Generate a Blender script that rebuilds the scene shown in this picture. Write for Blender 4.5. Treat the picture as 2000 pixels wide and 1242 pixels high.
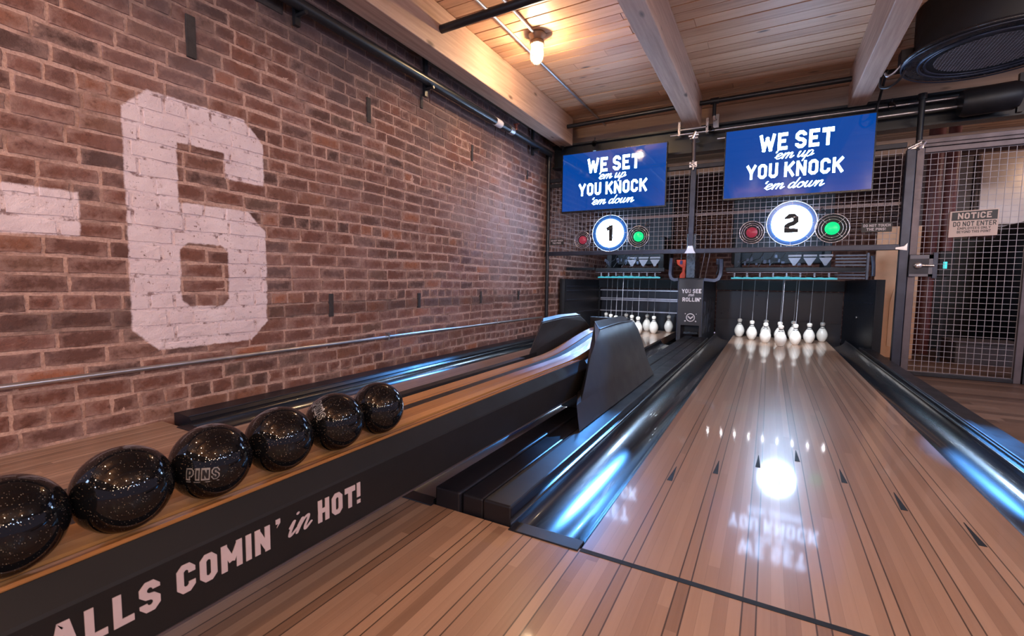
import bpy, math, random
from mathutils import Vector, Matrix

for o in list(bpy.data.objects):
    bpy.data.objects.remove(o)
C = bpy.context.scene.collection
scn = bpy.context.scene
rnd = random.Random(7)
PI = math.pi

# ------------------------------------------------------------------ camera
CAM_Z = 0.6907
F_PX = 905.4
def cam_axes(yaw, pit, rol):
    cy, sy = math.cos(yaw), math.sin(yaw)
    f = Vector((-sy*math.cos(pit), cy*math.cos(pit), -math.sin(pit)))
    r = Vector((cy, sy, 0)); u = r.cross(f)
    return r*math.cos(rol)+u*math.sin(rol), -r*math.sin(rol)+u*math.cos(rol), f
CR, CU, CF = cam_axes(math.radians(28.9046), math.radians(4.508), math.radians(0.7125))
cam = bpy.data.cameras.new('camera'); cam.sensor_width = 36; cam.lens = F_PX*36/2000
cam.clip_start = 0.01; cam.clip_end = 100
co = bpy.data.objects.new('camera', cam); C.objects.link(co)
co.matrix_world = Matrix(((CR.x, CU.x, -CF.x, 0), (CR.y, CU.y, -CF.y, 0), (CR.z, CU.z, -CF.z, CAM_Z), (0, 0, 0, 1)))
scn.camera = co
cam.dof.use_dof = True; cam.dof.focus_distance = 2.4; cam.dof.aperture_fstop = 9.0
def at(px, py, Y):                     # the world point on the plane y = Y that a pixel looks at
    d = CR*((px-1000)/F_PX) - CU*((py-621)/F_PX) + CF
    return Vector((0, 0, CAM_Z)) + d*(Y/d.y)

# ------------------------------------------------------------------ world, lights, exposure
scn.view_settings.view_transform = 'Standard'
scn.view_settings.look = 'None'
scn.view_settings.exposure = 0.5
scn.view_settings.gamma = 1.0
scn.view_settings.use_curve_mapping = False
w = bpy.data.worlds.new('world'); scn.world = w; w.use_nodes = True
bg = w.node_tree.nodes['Background']
bg.inputs[0].default_value = (0.72, 0.62, 0.92, 1); bg.inputs[1].default_value = 0.42

def light(name, typ, loc, energy, color, size=0.1, rot=None, size_y=None, spot=None):
    l = bpy.data.lights.new(name, typ); l.energy = energy; l.color = color
    if typ == 'AREA':
        l.size = size
        if size_y: l.shape = 'RECTANGLE'; l.size_y = size_y
    else:
        l.shadow_soft_size = size
        if typ == 'SPOT': l.spot_size = spot or 1.2; l.spot_blend = 0.6
    o = bpy.data.objects.new(name, l); C.objects.link(o); o.location = loc
    if rot: o.rotation_euler = rot
    return o
WARM = (1.0, 0.74, 0.52)
COOL = (0.55, 0.72, 1.0)
# the bulbs of the room behind and beside the camera
for i, (x, y, z, e, c) in enumerate([
        (-1.5, -0.6, 2.45, 15, WARM), (-0.4, -0.9, 2.45, 15, WARM), (0.7, -0.5, 2.45, 15, WARM), (1.9, -0.3, 2.45, 15, WARM),
        (-1.2, -2.4, 2.4, 30, WARM), (0.3, -2.2, 2.4, 30, WARM), (1.8, -2.0, 2.4, 30, WARM), (0.2, -1.4, 2.3, 20, WARM),
        (2.6, 1.5, 2.4, 24, WARM), (3.0, 3.2, 2.3, 20, COOL), (2.4, 0.4, 2.1, 18, COOL), (-0.6, -3.4, 2.0, 24, COOL), (1.1, -3.6, 2.2, 24, WARM), (2.8, 2.2, 1.6, 16, COOL), (1.3, -1.6, 1.7, 9, WARM), (1.7, -1.4, 1.75, 9, WARM), (2.1, -1.1, 1.7, 9, WARM), (2.5, -0.6, 1.75, 9, WARM), (2.7, 0.1, 1.7, 8, COOL), (2.9, 0.8, 1.7, 8, COOL), (3.6, -2.4, 2.2, 26, WARM), (4.3, -1.6, 2.3, 26, WARM), (4.8, -0.7, 2.1, 26, WARM), (4.2, -0.2, 2.2, 22, WARM), (5.0, 0.5, 2.2, 26, COOL), (4.5, 1.2, 2.0, 22, COOL), (5.2, 1.8, 2.2, 26, COOL), (3.4, -3.6, 2.1, 26, WARM)]):
    light('room_bulb', 'POINT', (x, y, z), e, c, 0.03 if x < 3.2 else 0.055)
# narrow window at the far left end of the room behind the camera, and soft daylight from the right
light('room_window', 'AREA', (-2.3, -2.6, 1.4), 45, (0.45, 0.65, 1.0), 0.35, (math.radians(90), 0, math.radians(-30)), 1.5)

# ------------------------------------------------------------------ materials
def new_mat(name):
    m = bpy.data.materials.new(name); m.use_nodes = True
    nt = m.node_tree; b = nt.nodes['Principled BSDF']
    return m, nt, b
def N(nt, t, **kw):
    n = nt.nodes.new(t)
    for k, v in kw.items(): setattr(n, k, v)
    return n
def math_n(nt, op, a, b=None, c=None, clamp=False):
    n = N(nt, 'ShaderNodeMath', operation=op); n.use_clamp = clamp
    for i, v in enumerate((a, b, c)):
        if v is None: continue
        if isinstance(v, (int, float)): n.inputs[i].default_value = v
        else: nt.links.new(v, n.inputs[i])
    return n.outputs[0]
def mixc(nt, fac, a, b, mode='MIX'):
    n = N(nt, 'ShaderNodeMix', data_type='RGBA', blend_type=mode)
    for s, v in ((n.inputs[0], fac), (n.inputs[6], a), (n.inputs[7], b)):
        if isinstance(v, (int, float)): s.default_value = v
        elif isinstance(v, tuple): s.default_value = (*v[:3], 1)
        else: nt.links.new(v, s)
    return n.outputs[2]
def ramp(nt, fac, stops, interp='LINEAR'):
    n = N(nt, 'ShaderNodeValToRGB'); cr = n.color_ramp; cr.interpolation = interp
    while len(cr.elements) < len(stops): cr.elements.new(0.5)
    for e, (p, c) in zip(cr.elements, stops): e.position = p; e.color = (*c, 1)
    nt.links.new(fac, n.inputs[0]); return n.outputs[0]
def noise(nt, vec, scale, detail=3, rough=0.55, out=0):
    n = N(nt, 'ShaderNodeTexNoise'); n.inputs['Scale'].default_value = scale
    n.inputs['Detail'].default_value = detail; n.inputs['Roughness'].default_value = rough
    if vec is not None: nt.links.new(vec, n.inputs['Vector'])
    return n.outputs[out]
def mapping(nt, vec, scale=(1, 1, 1), loc=(0, 0, 0)):
    n = N(nt, 'ShaderNodeMapping'); n.inputs['Scale'].default_value = scale; n.inputs['Location'].default_value = loc
    nt.links.new(vec, n.inputs['Vector']); return n.outputs[0]
def bump(nt, b, hgt, strength=0.3, dist=0.01):
    n = N(nt, 'ShaderNodeBump'); n.inputs['Strength'].default_value = strength; n.inputs['Distance'].default_value = dist
    nt.links.new(hgt, n.inputs['Height']); nt.links.new(n.outputs[0], b.inputs['Normal'])
def plain(name, col, rough=0.5, metal=0.0, spec=0.5, var=0.12, scale=14, coat=0.0, rvar=0.1, bmp=0.0):
    m, nt, b = new_mat(name)
    tc = N(nt, 'ShaderNodeTexCoord').outputs['Object']
    nz = noise(nt, tc, scale, 4)
    lo = tuple(max(0, c*(1-var*1.6)) for c in col); hi = tuple(min(1, c*(1+var*1.6)) for c in col)
    nt.links.new(mixc(nt, nz, lo, hi), b.inputs['Base Color'])
    r = N(nt, 'ShaderNodeMapRange'); nt.links.new(noise(nt, tc, scale*2.3, 3), r.inputs[0])
    r.inputs[3].default_value = max(0.02, rough-rvar); r.inputs[4].default_value = min(1, rough+rvar)
    nt.links.new(r.outputs[0], b.inputs['Roughness'])
    b.inputs['Metallic'].default_value = metal; b.inputs['Specular IOR Level'].default_value = spec
    b.inputs['Coat Weight'].default_value = coat; b.inputs['Coat Roughness'].default_value = 0.05
    if bmp: bump(nt, b, noise(nt, tc, scale*6, 4), bmp, 0.004)
    return m
def emit(name, col, strength, base=(0.02, 0.02, 0.02), rough=0.3):
    m, nt, b = new_mat(name)
    b.inputs['Base Color'].default_value = (*base, 1); b.inputs['Roughness'].default_value = rough
    b.inputs['Emission Color'].default_value = (*col, 1); b.inputs['Emission Strength'].default_value = strength
    return m

M = {}
M['black'] = plain('black_paint', (0.008, 0.008, 0.010), 0.45, spec=0.35, var=0.3)
M['black_panel'] = plain('black_laminate', (0.0085, 0.007, 0.0072), 0.6, spec=0.25, var=0.25, scale=5)
M['black_gloss'] = plain('black_gloss', (0.010, 0.011, 0.015), 0.26, var=0.2)
M['gutter'] = plain('gutter_plastic', (0.006, 0.008, 0.014), 0.24, spec=0.8, var=0.2, scale=2, rvar=0.02, coat=0.3)
M['beam_cap'] = plain('divider_plastic', (0.009, 0.009, 0.014), 0.38, spec=0.4, var=0.25, scale=4)
M['hood'] = plain('hood_plastic', (0.022, 0.020, 0.022), 0.42, var=0.12, scale=4)
M['dark_steel'] = plain('dark_steel', (0.035, 0.035, 0.042), 0.42, metal=0.75, var=0.3)
M['blue_steel'] = plain('mill_steel', (0.045, 0.05, 0.072), 0.36, metal=0.6, var=0.35, scale=6)
M['grey_steel'] = plain('worn_grey_steel', (0.12, 0.10, 0.11), 0.45, metal=0.7, var=0.35, scale=8)
M['galv'] = plain('galvanised_steel', (0.52, 0.50, 0.52), 0.34, metal=0.9, var=0.25, scale=9)
M['wire'] = plain('galvanised_wire', (0.30, 0.275, 0.30), 0.5, metal=0.4, var=0.2)
M['chrome'] = plain('bright_clamp', (0.8, 0.74, 0.72), 0.28, metal=0.9, var=0.15)
M['pipe'] = plain('black_pipe', (0.010, 0.011, 0.014), 0.33, var=0.25)
M['iron'] = plain('rusty_iron', (0.035, 0.027, 0.027), 0.8, var=0.4, scale=30)
M['white_pin'] = plain('pin_white', (0.78, 0.77, 0.72), 0.22, var=0.04, coat=0.4, rvar=0.05)
M['pin_stripe'] = plain('pin_stripe', (0.03, 0.032, 0.04), 0.35)
M['string'] = plain('pin_string', (0.32, 0.33, 0.38), 0.8)
M['white_print'] = plain('white_print', (0.62, 0.57, 0.60), 0.6, var=0.06, scale=40)
M['panel_print'] = plain('panel_print', (0.46, 0.37, 0.385), 0.55, var=0.06, scale=40)
M['logo_print'] = plain('logo_print', (0.20, 0.19, 0.19), 0.4, var=0.3, scale=80)
M['sign_print'] = plain('sign_print', (0.025, 0.022, 0.022), 0.5)
M['sign_face'] = plain('sign_face', (0.58, 0.44, 0.38), 0.45, var=0.06, scale=8)
M['plywood'] = plain('plywood', (0.75, 0.42, 0.24), 0.6, var=0.18, scale=5)
M['orange'] = plain('orange_plastic', (0.85, 0.09, 0.03), 0.4, var=0.1)
M['rust_red'] = plain('rust_red_paint', (0.16, 0.045, 0.035), 0.4, var=0.25)
M['cabinet'] = plain('brushed_cabinet', (0.36, 0.30, 0.28), 0.35, metal=0.6, var=0.12, scale=4)
M['drab'] = plain('drab_paint', (0.12, 0.095, 0.09), 0.6, var=0.2, scale=3)
M['white_plastic'] = plain('white_plastic', (0.16, 0.155, 0.18), 0.5, var=0.1)
M['curtain'] = plain('pit_rubber', (0.010, 0.011, 0.018), 0.32, var=0.2, scale=5)
M['pit_panel'] = plain('kickback_board', (0.012, 0.013, 0.018), 0.35, var=0.5, scale=30)
M['porcelain'] = plain('lamp_cast_metal', (0.35, 0.24, 0.17), 0.45, metal=0.6)
M['disc'] = emit('lit_white_disc', (0.45, 0.68, 1.0), 36.0, (0.6, 0.6, 0.6))
M['numeral'] = plain('numeral_black', (0.004, 0.006, 0.01), 0.6)
M['numeral_gap'] = emit('numeral_gap', (0.93, 0.96, 1.0), 2.0)
M['blue_acrylic'] = emit('blue_lit_acrylic', (0.015, 0.11, 0.33), 0.28, (0.01, 0.03, 0.08), 0.15)
M['screen'] = emit('blue_screen', (0.0, 0.058, 0.33), 0.72, (0.004, 0.004, 0.006), 0.05)
M['screen_text'] = emit('screen_white', (0.42, 0.62, 1.0), 11.0)
M['green_lens'] = emit('green_lens', (0.0, 0.85, 0.27), 0.7, (0.01, 0.1, 0.05))
M['red_lens'] = emit('red_lens', (0.32, 0.03, 0.06), 0.5, (0.15, 0.01, 0.02))
M['ring_metal'] = plain('ring_chrome', (0.62, 0.62, 0.70), 0.25, metal=0.8, var=0.1)
M['teal_glow'] = emit('teal_lit_acrylic', (0.02, 0.42, 0.46), 0.3, (0.02, 0.1, 0.12), 0.2)
M['led'] = emit('led_dome', (0.95, 0.96, 1.0), 110.0)
M['lamp_glow'] = emit('lamp_filament', (1.0, 0.80, 0.52), 14.0)
M['cyan_led'] = emit('cyan_display', (0.05, 0.8, 0.85), 1.0)
M['ball'] = None

def mat_ball():
    m, nt, b = new_mat('speckled_black_resin')
    tc = N(nt, 'ShaderNodeTexCoord').outputs['Object']
    v = N(nt, 'ShaderNodeTexVoronoi'); v.inputs['Scale'].default_value = 430; nt.links.new(tc, v.inputs['Vector'])
    sz = math_n(nt, 'LESS_THAN', v.outputs['Distance'], 0.20)
    sep = N(nt, 'ShaderNodeSeparateColor'); nt.links.new(v.outputs['Color'], sep.inputs[0])
    few = math_n(nt, 'GREATER_THAN', sep.outputs[0], 0.62)
    k = math_n(nt, 'MULTIPLY', sz, few)
    spark = mixc(nt, sep.outputs[1], (0.05, 0.045, 0.045), (0.36, 0.29, 0.22))
    nt.links.new(mixc(nt, k, (0.004, 0.004, 0.005), spark), b.inputs['Base Color'])
    b.inputs['Roughness'].default_value = 0.035; b.inputs['Specular IOR Level'].default_value = 0.3
    return m
M['ball'] = mat_ball()

def mat_boards(name, c_dark, c_mid, c_light, wdt, rough, coat, groove_every=0, axis='X', jlen=0.9, org=0.0, joints=True, rv=0.04, crough=0.05, spec=0.3):
    """narrow strips side by side along one axis, grain along the other"""
    m, nt, b = new_mat(name)
    tc = N(nt, 'ShaderNodeTexCoord').outputs['Object']
    s = N(nt, 'ShaderNodeSeparateXYZ'); nt.links.new(tc, s.inputs[0])
    a, l = (s.outputs[0], s.outputs[1]) if axis == 'X' else (s.outputs[1], s.outputs[0])
    u = math_n(nt, 'DIVIDE', math_n(nt, 'SUBTRACT', a, org), wdt)
    idx = math_n(nt, 'FLOOR', u)
    wn = N(nt, 'ShaderNodeTexWhiteNoise', noise_dimensions='1D'); nt.links.new(idx, wn.inputs['W'])
    if joints:
        seg = math_n(nt, 'FLOOR', math_n(nt, 'ADD', math_n(nt, 'DIVIDE', l, jlen), math_n(nt, 'MULTIPLY', wn.outputs[0], 7.3)))
        wn2 = N(nt, 'ShaderNodeTexWhiteNoise', noise_dimensions='2D')
        cmb = N(nt, 'ShaderNodeCombineXYZ'); nt.links.new(idx, cmb.inputs[0]); nt.links.new(seg, cmb.inputs[1]); nt.links.new(cmb.outputs[0], wn2.inputs['Vector'])
        val = wn2.outputs[0]
    else:
        val = wn.outputs[0]
    sc = (70, 2.2, 1) if axis == 'X' else (2.2, 70, 1)
    off = N(nt, 'ShaderNodeVectorMath', operation='ADD')
    cmb2 = N(nt, 'ShaderNodeCombineXYZ'); nt.links.new(math_n(nt, 'MULTIPLY', val, 40), cmb2.inputs[2])
    nt.links.new(mapping(nt, tc, sc), off.inputs[0]); nt.links.new(cmb2.outputs[0], off.inputs[1])
    gr = noise(nt, off.outputs[0], 1.6, 4, 0.6)
    mixv = math_n(nt, 'ADD', math_n(nt, 'MULTIPLY', val, 0.62), math_n(nt, 'MULTIPLY', gr, 0.34), clamp=True)
    col = ramp(nt, mixv, [(0.12, c_dark), (0.5, c_mid), (0.9, c_light)])
    fr = math_n(nt, 'FRACT', u)
    edge = math_n(nt, 'MINIMUM', fr, math_n(nt, 'SUBTRACT', 1.0, fr))
    fine = math_n(nt, 'MULTIPLY', math_n(nt, 'LESS_THAN', edge, 0.02), 0.22)
    col = mixc(nt, fine, col, (0.03, 0.018, 0.012))
    if groove_every:
        # dark seams on both sides of every nth strip
        r5 = math_n(nt, 'MODULO', math_n(nt, 'ADD', u, groove_every*40 + 0.5), groove_every)
        d0 = math_n(nt, 'ABSOLUTE', math_n(nt, 'SUBTRACT', r5, 0.5))
        d1 = math_n(nt, 'ABSOLUTE', math_n(nt, 'SUBTRACT', r5, 1.5))
        g = math_n(nt, 'LESS_THAN', math_n(nt, 'MINIMUM', d0, d1), 0.06)
        col = mixc(nt, math_n(nt, 'MULTIPLY', g, 0.8), col, (0.022, 0.014, 0.012))
    nt.links.new(col, b.inputs['Base Color'])
    r = N(nt, 'ShaderNodeMapRange'); nt.links.new(noise(nt, mapping(nt, tc, (6, 3, 1)), 2.0, 3), r.inputs[0])
    r.inputs[3].default_value = max(0.02, rough-rv); r.inputs[4].default_value = rough+rv
    nt.links.new(r.outputs[0], b.inputs['Roughness'])
    b.inputs['Coat Weight'].default_value = coat; b.inputs['Coat Roughness'].default_value = crough; b.inputs['Specular IOR Level'].default_value = spec
    return m
LW = 1.05/39
M['lane'] = mat_boards('maple_lane_boards', (0.25, 0.147, 0.100), (0.34, 0.212, 0.148), (0.43, 0.283, 0.202), LW, 0.30, 0.6, 5, org=0.131-LW/2, jlen=3.0, rv=0.0, spec=0.5, crough=0.06)
M['approach'] = mat_boards('maple_approach_boards', (0.215, 0.124, 0.082), (0.315, 0.192, 0.130), (0.41, 0.265, 0.185), LW, 0.32, 0.22, 5, org=0.131-LW/2, jlen=0.8)
M['back_floor'] = mat_boards('old_floor_boards', (0.09, 0.05, 0.035), (0.17, 0.10, 0.07), (0.24, 0.15, 0.11), 0.085, 0.45, 0.0, 0, axis='Y', jlen=1.2)
M['oak'] = mat_boards('oiled_oak', (0.26, 0.115, 0.040), (0.40, 0.190, 0.068), (0.52, 0.27, 0.105), 0.05, 0.24, 0.3, 0, jlen=4.0, joints=False)

def mat_timber(name, cols, axis='Y', per_island=True, knots=True, rough=0.6):
    m, nt, b = new_mat(name)
    tc = N(nt, 'ShaderNodeTexCoord').outputs['Object']
    g = N(nt, 'ShaderNodeNewGeometry')
    rv = g.outputs['Random Per Island']
    off = N(nt, 'ShaderNodeVectorMath', operation='ADD'); cmb = N(nt, 'ShaderNodeCombineXYZ')
    for i in range(3): nt.links.new(math_n(nt, 'MULTIPLY', rv, 23.0+i*7), cmb.inputs[i])
    sc = {'Y': (26, 1.3, 26), 'X': (1.3, 26, 26)}[axis]
    nt.links.new(mapping(nt, tc, sc), off.inputs[0]); nt.links.new(cmb.outputs[0], off.inputs[1])
    gr = noise(nt, off.outputs[0], 1.3, 5, 0.6)
    v = math_n(nt, 'ADD', math_n(nt, 'MULTIPLY', gr, 0.75), math_n(nt, 'MULTIPLY', rv, 0.38 if per_island else 0.1), clamp=True)
    col = ramp(nt, v, [(0.22, cols[0]), (0.5, cols[1]), (0.85, cols[2])])
    if knots:
        off2 = N(nt, 'ShaderNodeVectorMath', operation='ADD'); nt.links.new(cmb.outputs[0], off2.inputs[1])
        sk = {'Y': (6.0, 2.2, 6.0), 'X': (2.2, 6.0, 6.0)}[axis]
        nt.links.new(mapping(nt, tc, sk), off2.inputs[0])
        vo = N(nt, 'ShaderNodeTexVoronoi'); vo.inputs['Scale'].default_value = 1.0; nt.links.new(off2.outputs[0], vo.inputs['Vector'])
        k = N(nt, 'ShaderNodeMapRange'); nt.links.new(vo.outputs['Distance'], k.inputs[0])
        k.inputs[1].default_value = 0.05; k.inputs[2].default_value = 0.13; k.inputs[3].default_value = 0.85; k.inputs[4].default_value = 0.0
        col = mixc(nt, k.outputs[0], col, (0.07, 0.032, 0.018))
    nt.links.new(col, b.inputs['Base Color']); b.inputs['Roughness'].default_value = rough
    bump(nt, b, gr, 0.25, 0.003)
    return m
M['ceil'] = mat_timber('pine_ceiling_boards', ((0.36, 0.185, 0.10), (0.57, 0.315, 0.18), (0.72, 0.44, 0.27)), 'X', rough=0.5)
M['beam'] = mat_timber('fir_beam', ((0.36, 0.22, 0.155), (0.55, 0.36, 0.27), (0.70, 0.50, 0.40)), 'Y', per_island=False)
M['old_wood'] = mat_timber('old_dark_timber', ((0.05, 0.032, 0.022), (0.10, 0.066, 0.045), (0.16, 0.11, 0.075)), 'Y', per_island=False)
M['soffit'] = mat_timber('fir_header', ((0.20, 0.11, 0.07), (0.30, 0.175, 0.115), (0.40, 0.25, 0.18)), 'X')

# brick wall: bricks are real geometry; the painted numeral is a mask on the wall's own y/z
def mat_brick(painted, is_mortar):
    m, nt, b = new_mat(('mortar' if is_mortar else 'old_brick') + ('_painted' if painted else ''))
    tc = N(nt, 'ShaderNodeTexCoord').outputs['Object']
    g = N(nt, 'ShaderNodeNewGeometry'); rv = g.outputs['Random Per Island']
    s = N(nt, 'ShaderNodeSeparateXYZ'); nt.links.new(tc, s.inputs[0]); Y, Z = s.outputs[1], s.outputs[2]
    n1 = noise(nt, tc, 22, 5, 0.65); n2 = noise(nt, tc, 90, 4, 0.7); n3 = noise(nt, tc, 2.2, 4, 0.6); n4 = noise(nt, tc, 7.0, 4, 0.65)
    if is_mortar:
        col = ramp(nt, n2, [(0.3, (0.40, 0.245, 0.200)), (0.7, (0.66, 0.44, 0.37))])
        col = mixc(nt, ramp(nt, n4, [(0.5, (0, 0, 0)), (0.75, (1, 1, 1))]), col, (0.20, 0.11, 0.088))
    else:
        base = ramp(nt, rv, [(0.0, (0.065, 0.035, 0.031)), (0.20, (0.125, 0.055, 0.043)), (0.50, (0.195, 0.074, 0.052)), (0.80, (0.25, 0.096, 0.063)), (0.90, (0.14, 0.09, 0.072)), (1.0, (0.44, 0.15, 0.07))])
        col = mixc(nt, math_n(nt, 'MULTIPLY', n1, 0.75), base, (0.14, 0.074, 0.062))
        ea = N(nt, 'ShaderNodeAttribute', attribute_name='edge')
        n5 = noise(nt, tc, 38, 5, 0.7)
        sm = ramp(nt, math_n(nt, 'ADD', math_n(nt, 'ADD', math_n(nt, 'MULTIPLY', n4, 0.55), math_n(nt, 'MULTIPLY', n5, 0.45)), math_n(nt, 'MULTIPLY', ea.outputs['Fac'], 0.20)), [(0.52, (0, 0, 0)), (0.78, (1, 1, 1))])
        dk = ramp(nt, n5, [(0.30, (1, 1, 1)), (0.46, (0, 0, 0))])
        col = mixc(nt, math_n(nt, 'MULTIPLY', dk, 0.55), col, (0.07, 0.036, 0.032))
        col = mixc(nt, math_n(nt, 'MULTIPLY', sm, 0.85), col, (0.40, 0.25, 0.215))
    # lime bloom in broad patches, soot along the top of the wall
    bloom = ramp(nt, n3, [(0.48, (0, 0, 0)), (0.72, (1, 1, 1))])
    col = mixc(nt, math_n(nt, 'MULTIPLY', bloom, 0.26), col, (0.44, 0.31, 0.31))
    pat = math_n(nt, 'ADD', math_n(nt, 'MULTIPLY', math_n(nt, 'ABSOLUTE', math_n(nt, 'SUBTRACT', Y, 4.3)), 0.75), math_n(nt, 'ABSOLUTE', math_n(nt, 'SUBTRACT', Z, 1.35)))  # pale patch: lime bloom with the pinkish light on the wall painted in
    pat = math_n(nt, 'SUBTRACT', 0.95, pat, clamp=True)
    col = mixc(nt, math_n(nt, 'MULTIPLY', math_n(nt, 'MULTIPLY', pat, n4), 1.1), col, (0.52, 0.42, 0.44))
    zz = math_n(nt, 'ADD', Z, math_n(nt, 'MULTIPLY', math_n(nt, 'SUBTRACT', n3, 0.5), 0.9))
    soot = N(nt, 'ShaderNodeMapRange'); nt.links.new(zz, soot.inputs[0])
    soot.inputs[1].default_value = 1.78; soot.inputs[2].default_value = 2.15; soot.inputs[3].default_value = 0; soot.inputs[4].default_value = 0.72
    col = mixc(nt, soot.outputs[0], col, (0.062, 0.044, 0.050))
    # a band of sooty bricks low on the wall
    band = math_n(nt, 'MULTIPLY', math_n(nt, 'LESS_THAN', math_n(nt, 'ABSOLUTE', math_n(nt, 'SUBTRACT', Z, 0.50)), 0.045), math_n(nt, 'MULTIPLY', n4, 0.8))
    col = mixc(nt, band, col, (0.050, 0.034, 0.034))
    if painted:
        jit = math_n(nt, 'MULTIPLY', math_n(nt, 'SUBTRACT', n1, 0.5), 0.022)
        def box(y0, y1, z0, z1, cut=None):
            cy, cz, hy, hz = (y0+y1)/2, (z0+z1)/2, (y1-y0)/2, (z1-z0)/2
            ay = math_n(nt, 'ABSOLUTE', math_n(nt, 'SUBTRACT', Y, cy)); az = math_n(nt, 'ABSOLUTE', math_n(nt, 'SUBTRACT', Z, cz))
            d = math_n(nt, 'MAXIMUM', math_n(nt, 'SUBTRACT', ay, hy), math_n(nt, 'SUBTRACT', az, hz))
            if cut:
                d2 = math_n(nt, 'MULTIPLY', math_n(nt, 'SUBTRACT', math_n(nt, 'ADD', ay, az), hy+hz-cut), 0.7071)
                d = math_n(nt, 'MAXIMUM', d, d2)
            return d
        neg = lambda d: math_n(nt, 'MULTIPLY', d, -1.0)
        top = box(1.003, 1.656, 0.85, 1.543, 0.105)
        low = box(1.003, 1.656, 0.345, 1.055, 0.100)
        stem = box(1.003, 1.215, 0.46, 1.43)
        d6 = math_n(nt, 'MINIMUM', math_n(nt, 'MINIMUM', top, low), stem)
        hole1 = box(1.216, 1.440, 1.055, 1.339); gap = box(1.216, 1.80, 1.055, 1.210); hole2 = box(1.213, 1.442, 0.545, 0.860, 0.035)
        low_fill = low
        top_part = math_n(nt, 'MAXIMUM', math_n(nt, 'MAXIMUM', top, neg(hole1)), neg(gap))
        cutz = math_n(nt, 'SUBTRACT', 1.055, Z)          # keep the upper shape above the bowl
        right_low = math_n(nt, 'MAXIMUM', top_part, cutz)
        low_part = math_n(nt, 'MAXIMUM', low, neg(hole2))
        corner = math_n(nt, 'MAXIMUM', stem, neg(hole2))
        d6 = math_n(nt, 'MINIMUM', math_n(nt, 'MINIMUM', right_low, low_part), corner)
        dd = box(0.10, 0.840, 0.852, 1.037)
        d = math_n(nt, 'ADD', math_n(nt, 'MINIMUM', d6, dd), jit)
        mk = N(nt, 'ShaderNodeMapRange'); nt.links.new(d, mk.inputs[0])
        mk.inputs[1].default_value = -0.004; mk.inputs[2].default_value = 0.004; mk.inputs[3].default_value = 1; mk.inputs[4].default_value = 0
        wear = ramp(nt, math_n(nt, 'ADD', math_n(nt, 'MULTIPLY', n2, 0.6), math_n(nt, 'MULTIPLY', n1, 0.45)), [(0.36, (0, 0, 0)), (0.44, (1, 1, 1))])
        k = math_n(nt, 'MULTIPLY', mk.outputs[0], wear)
        pc = ramp(nt, n4, [(0.3, (0.70, 0.565, 0.60)), (0.7, (0.82, 0.69, 0.72))])
        if is_mortar: pc = mixc(nt, ramp(nt, n1, [(0.52, (0, 0, 0)), (0.64, (1, 1, 1))]), pc, (0.30, 0.20, 0.20))
        col = mixc(nt, k, col, pc)
    nt.links.new(col, b.inputs['Base Color']); b.inputs['Roughness'].default_value = 0.85
    b.inputs['Specular IOR Level'].default_value = 0.25
    bump(nt, b, math_n(nt, 'ADD', n2, n1), 0.8, 0.006)
    return m

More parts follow.
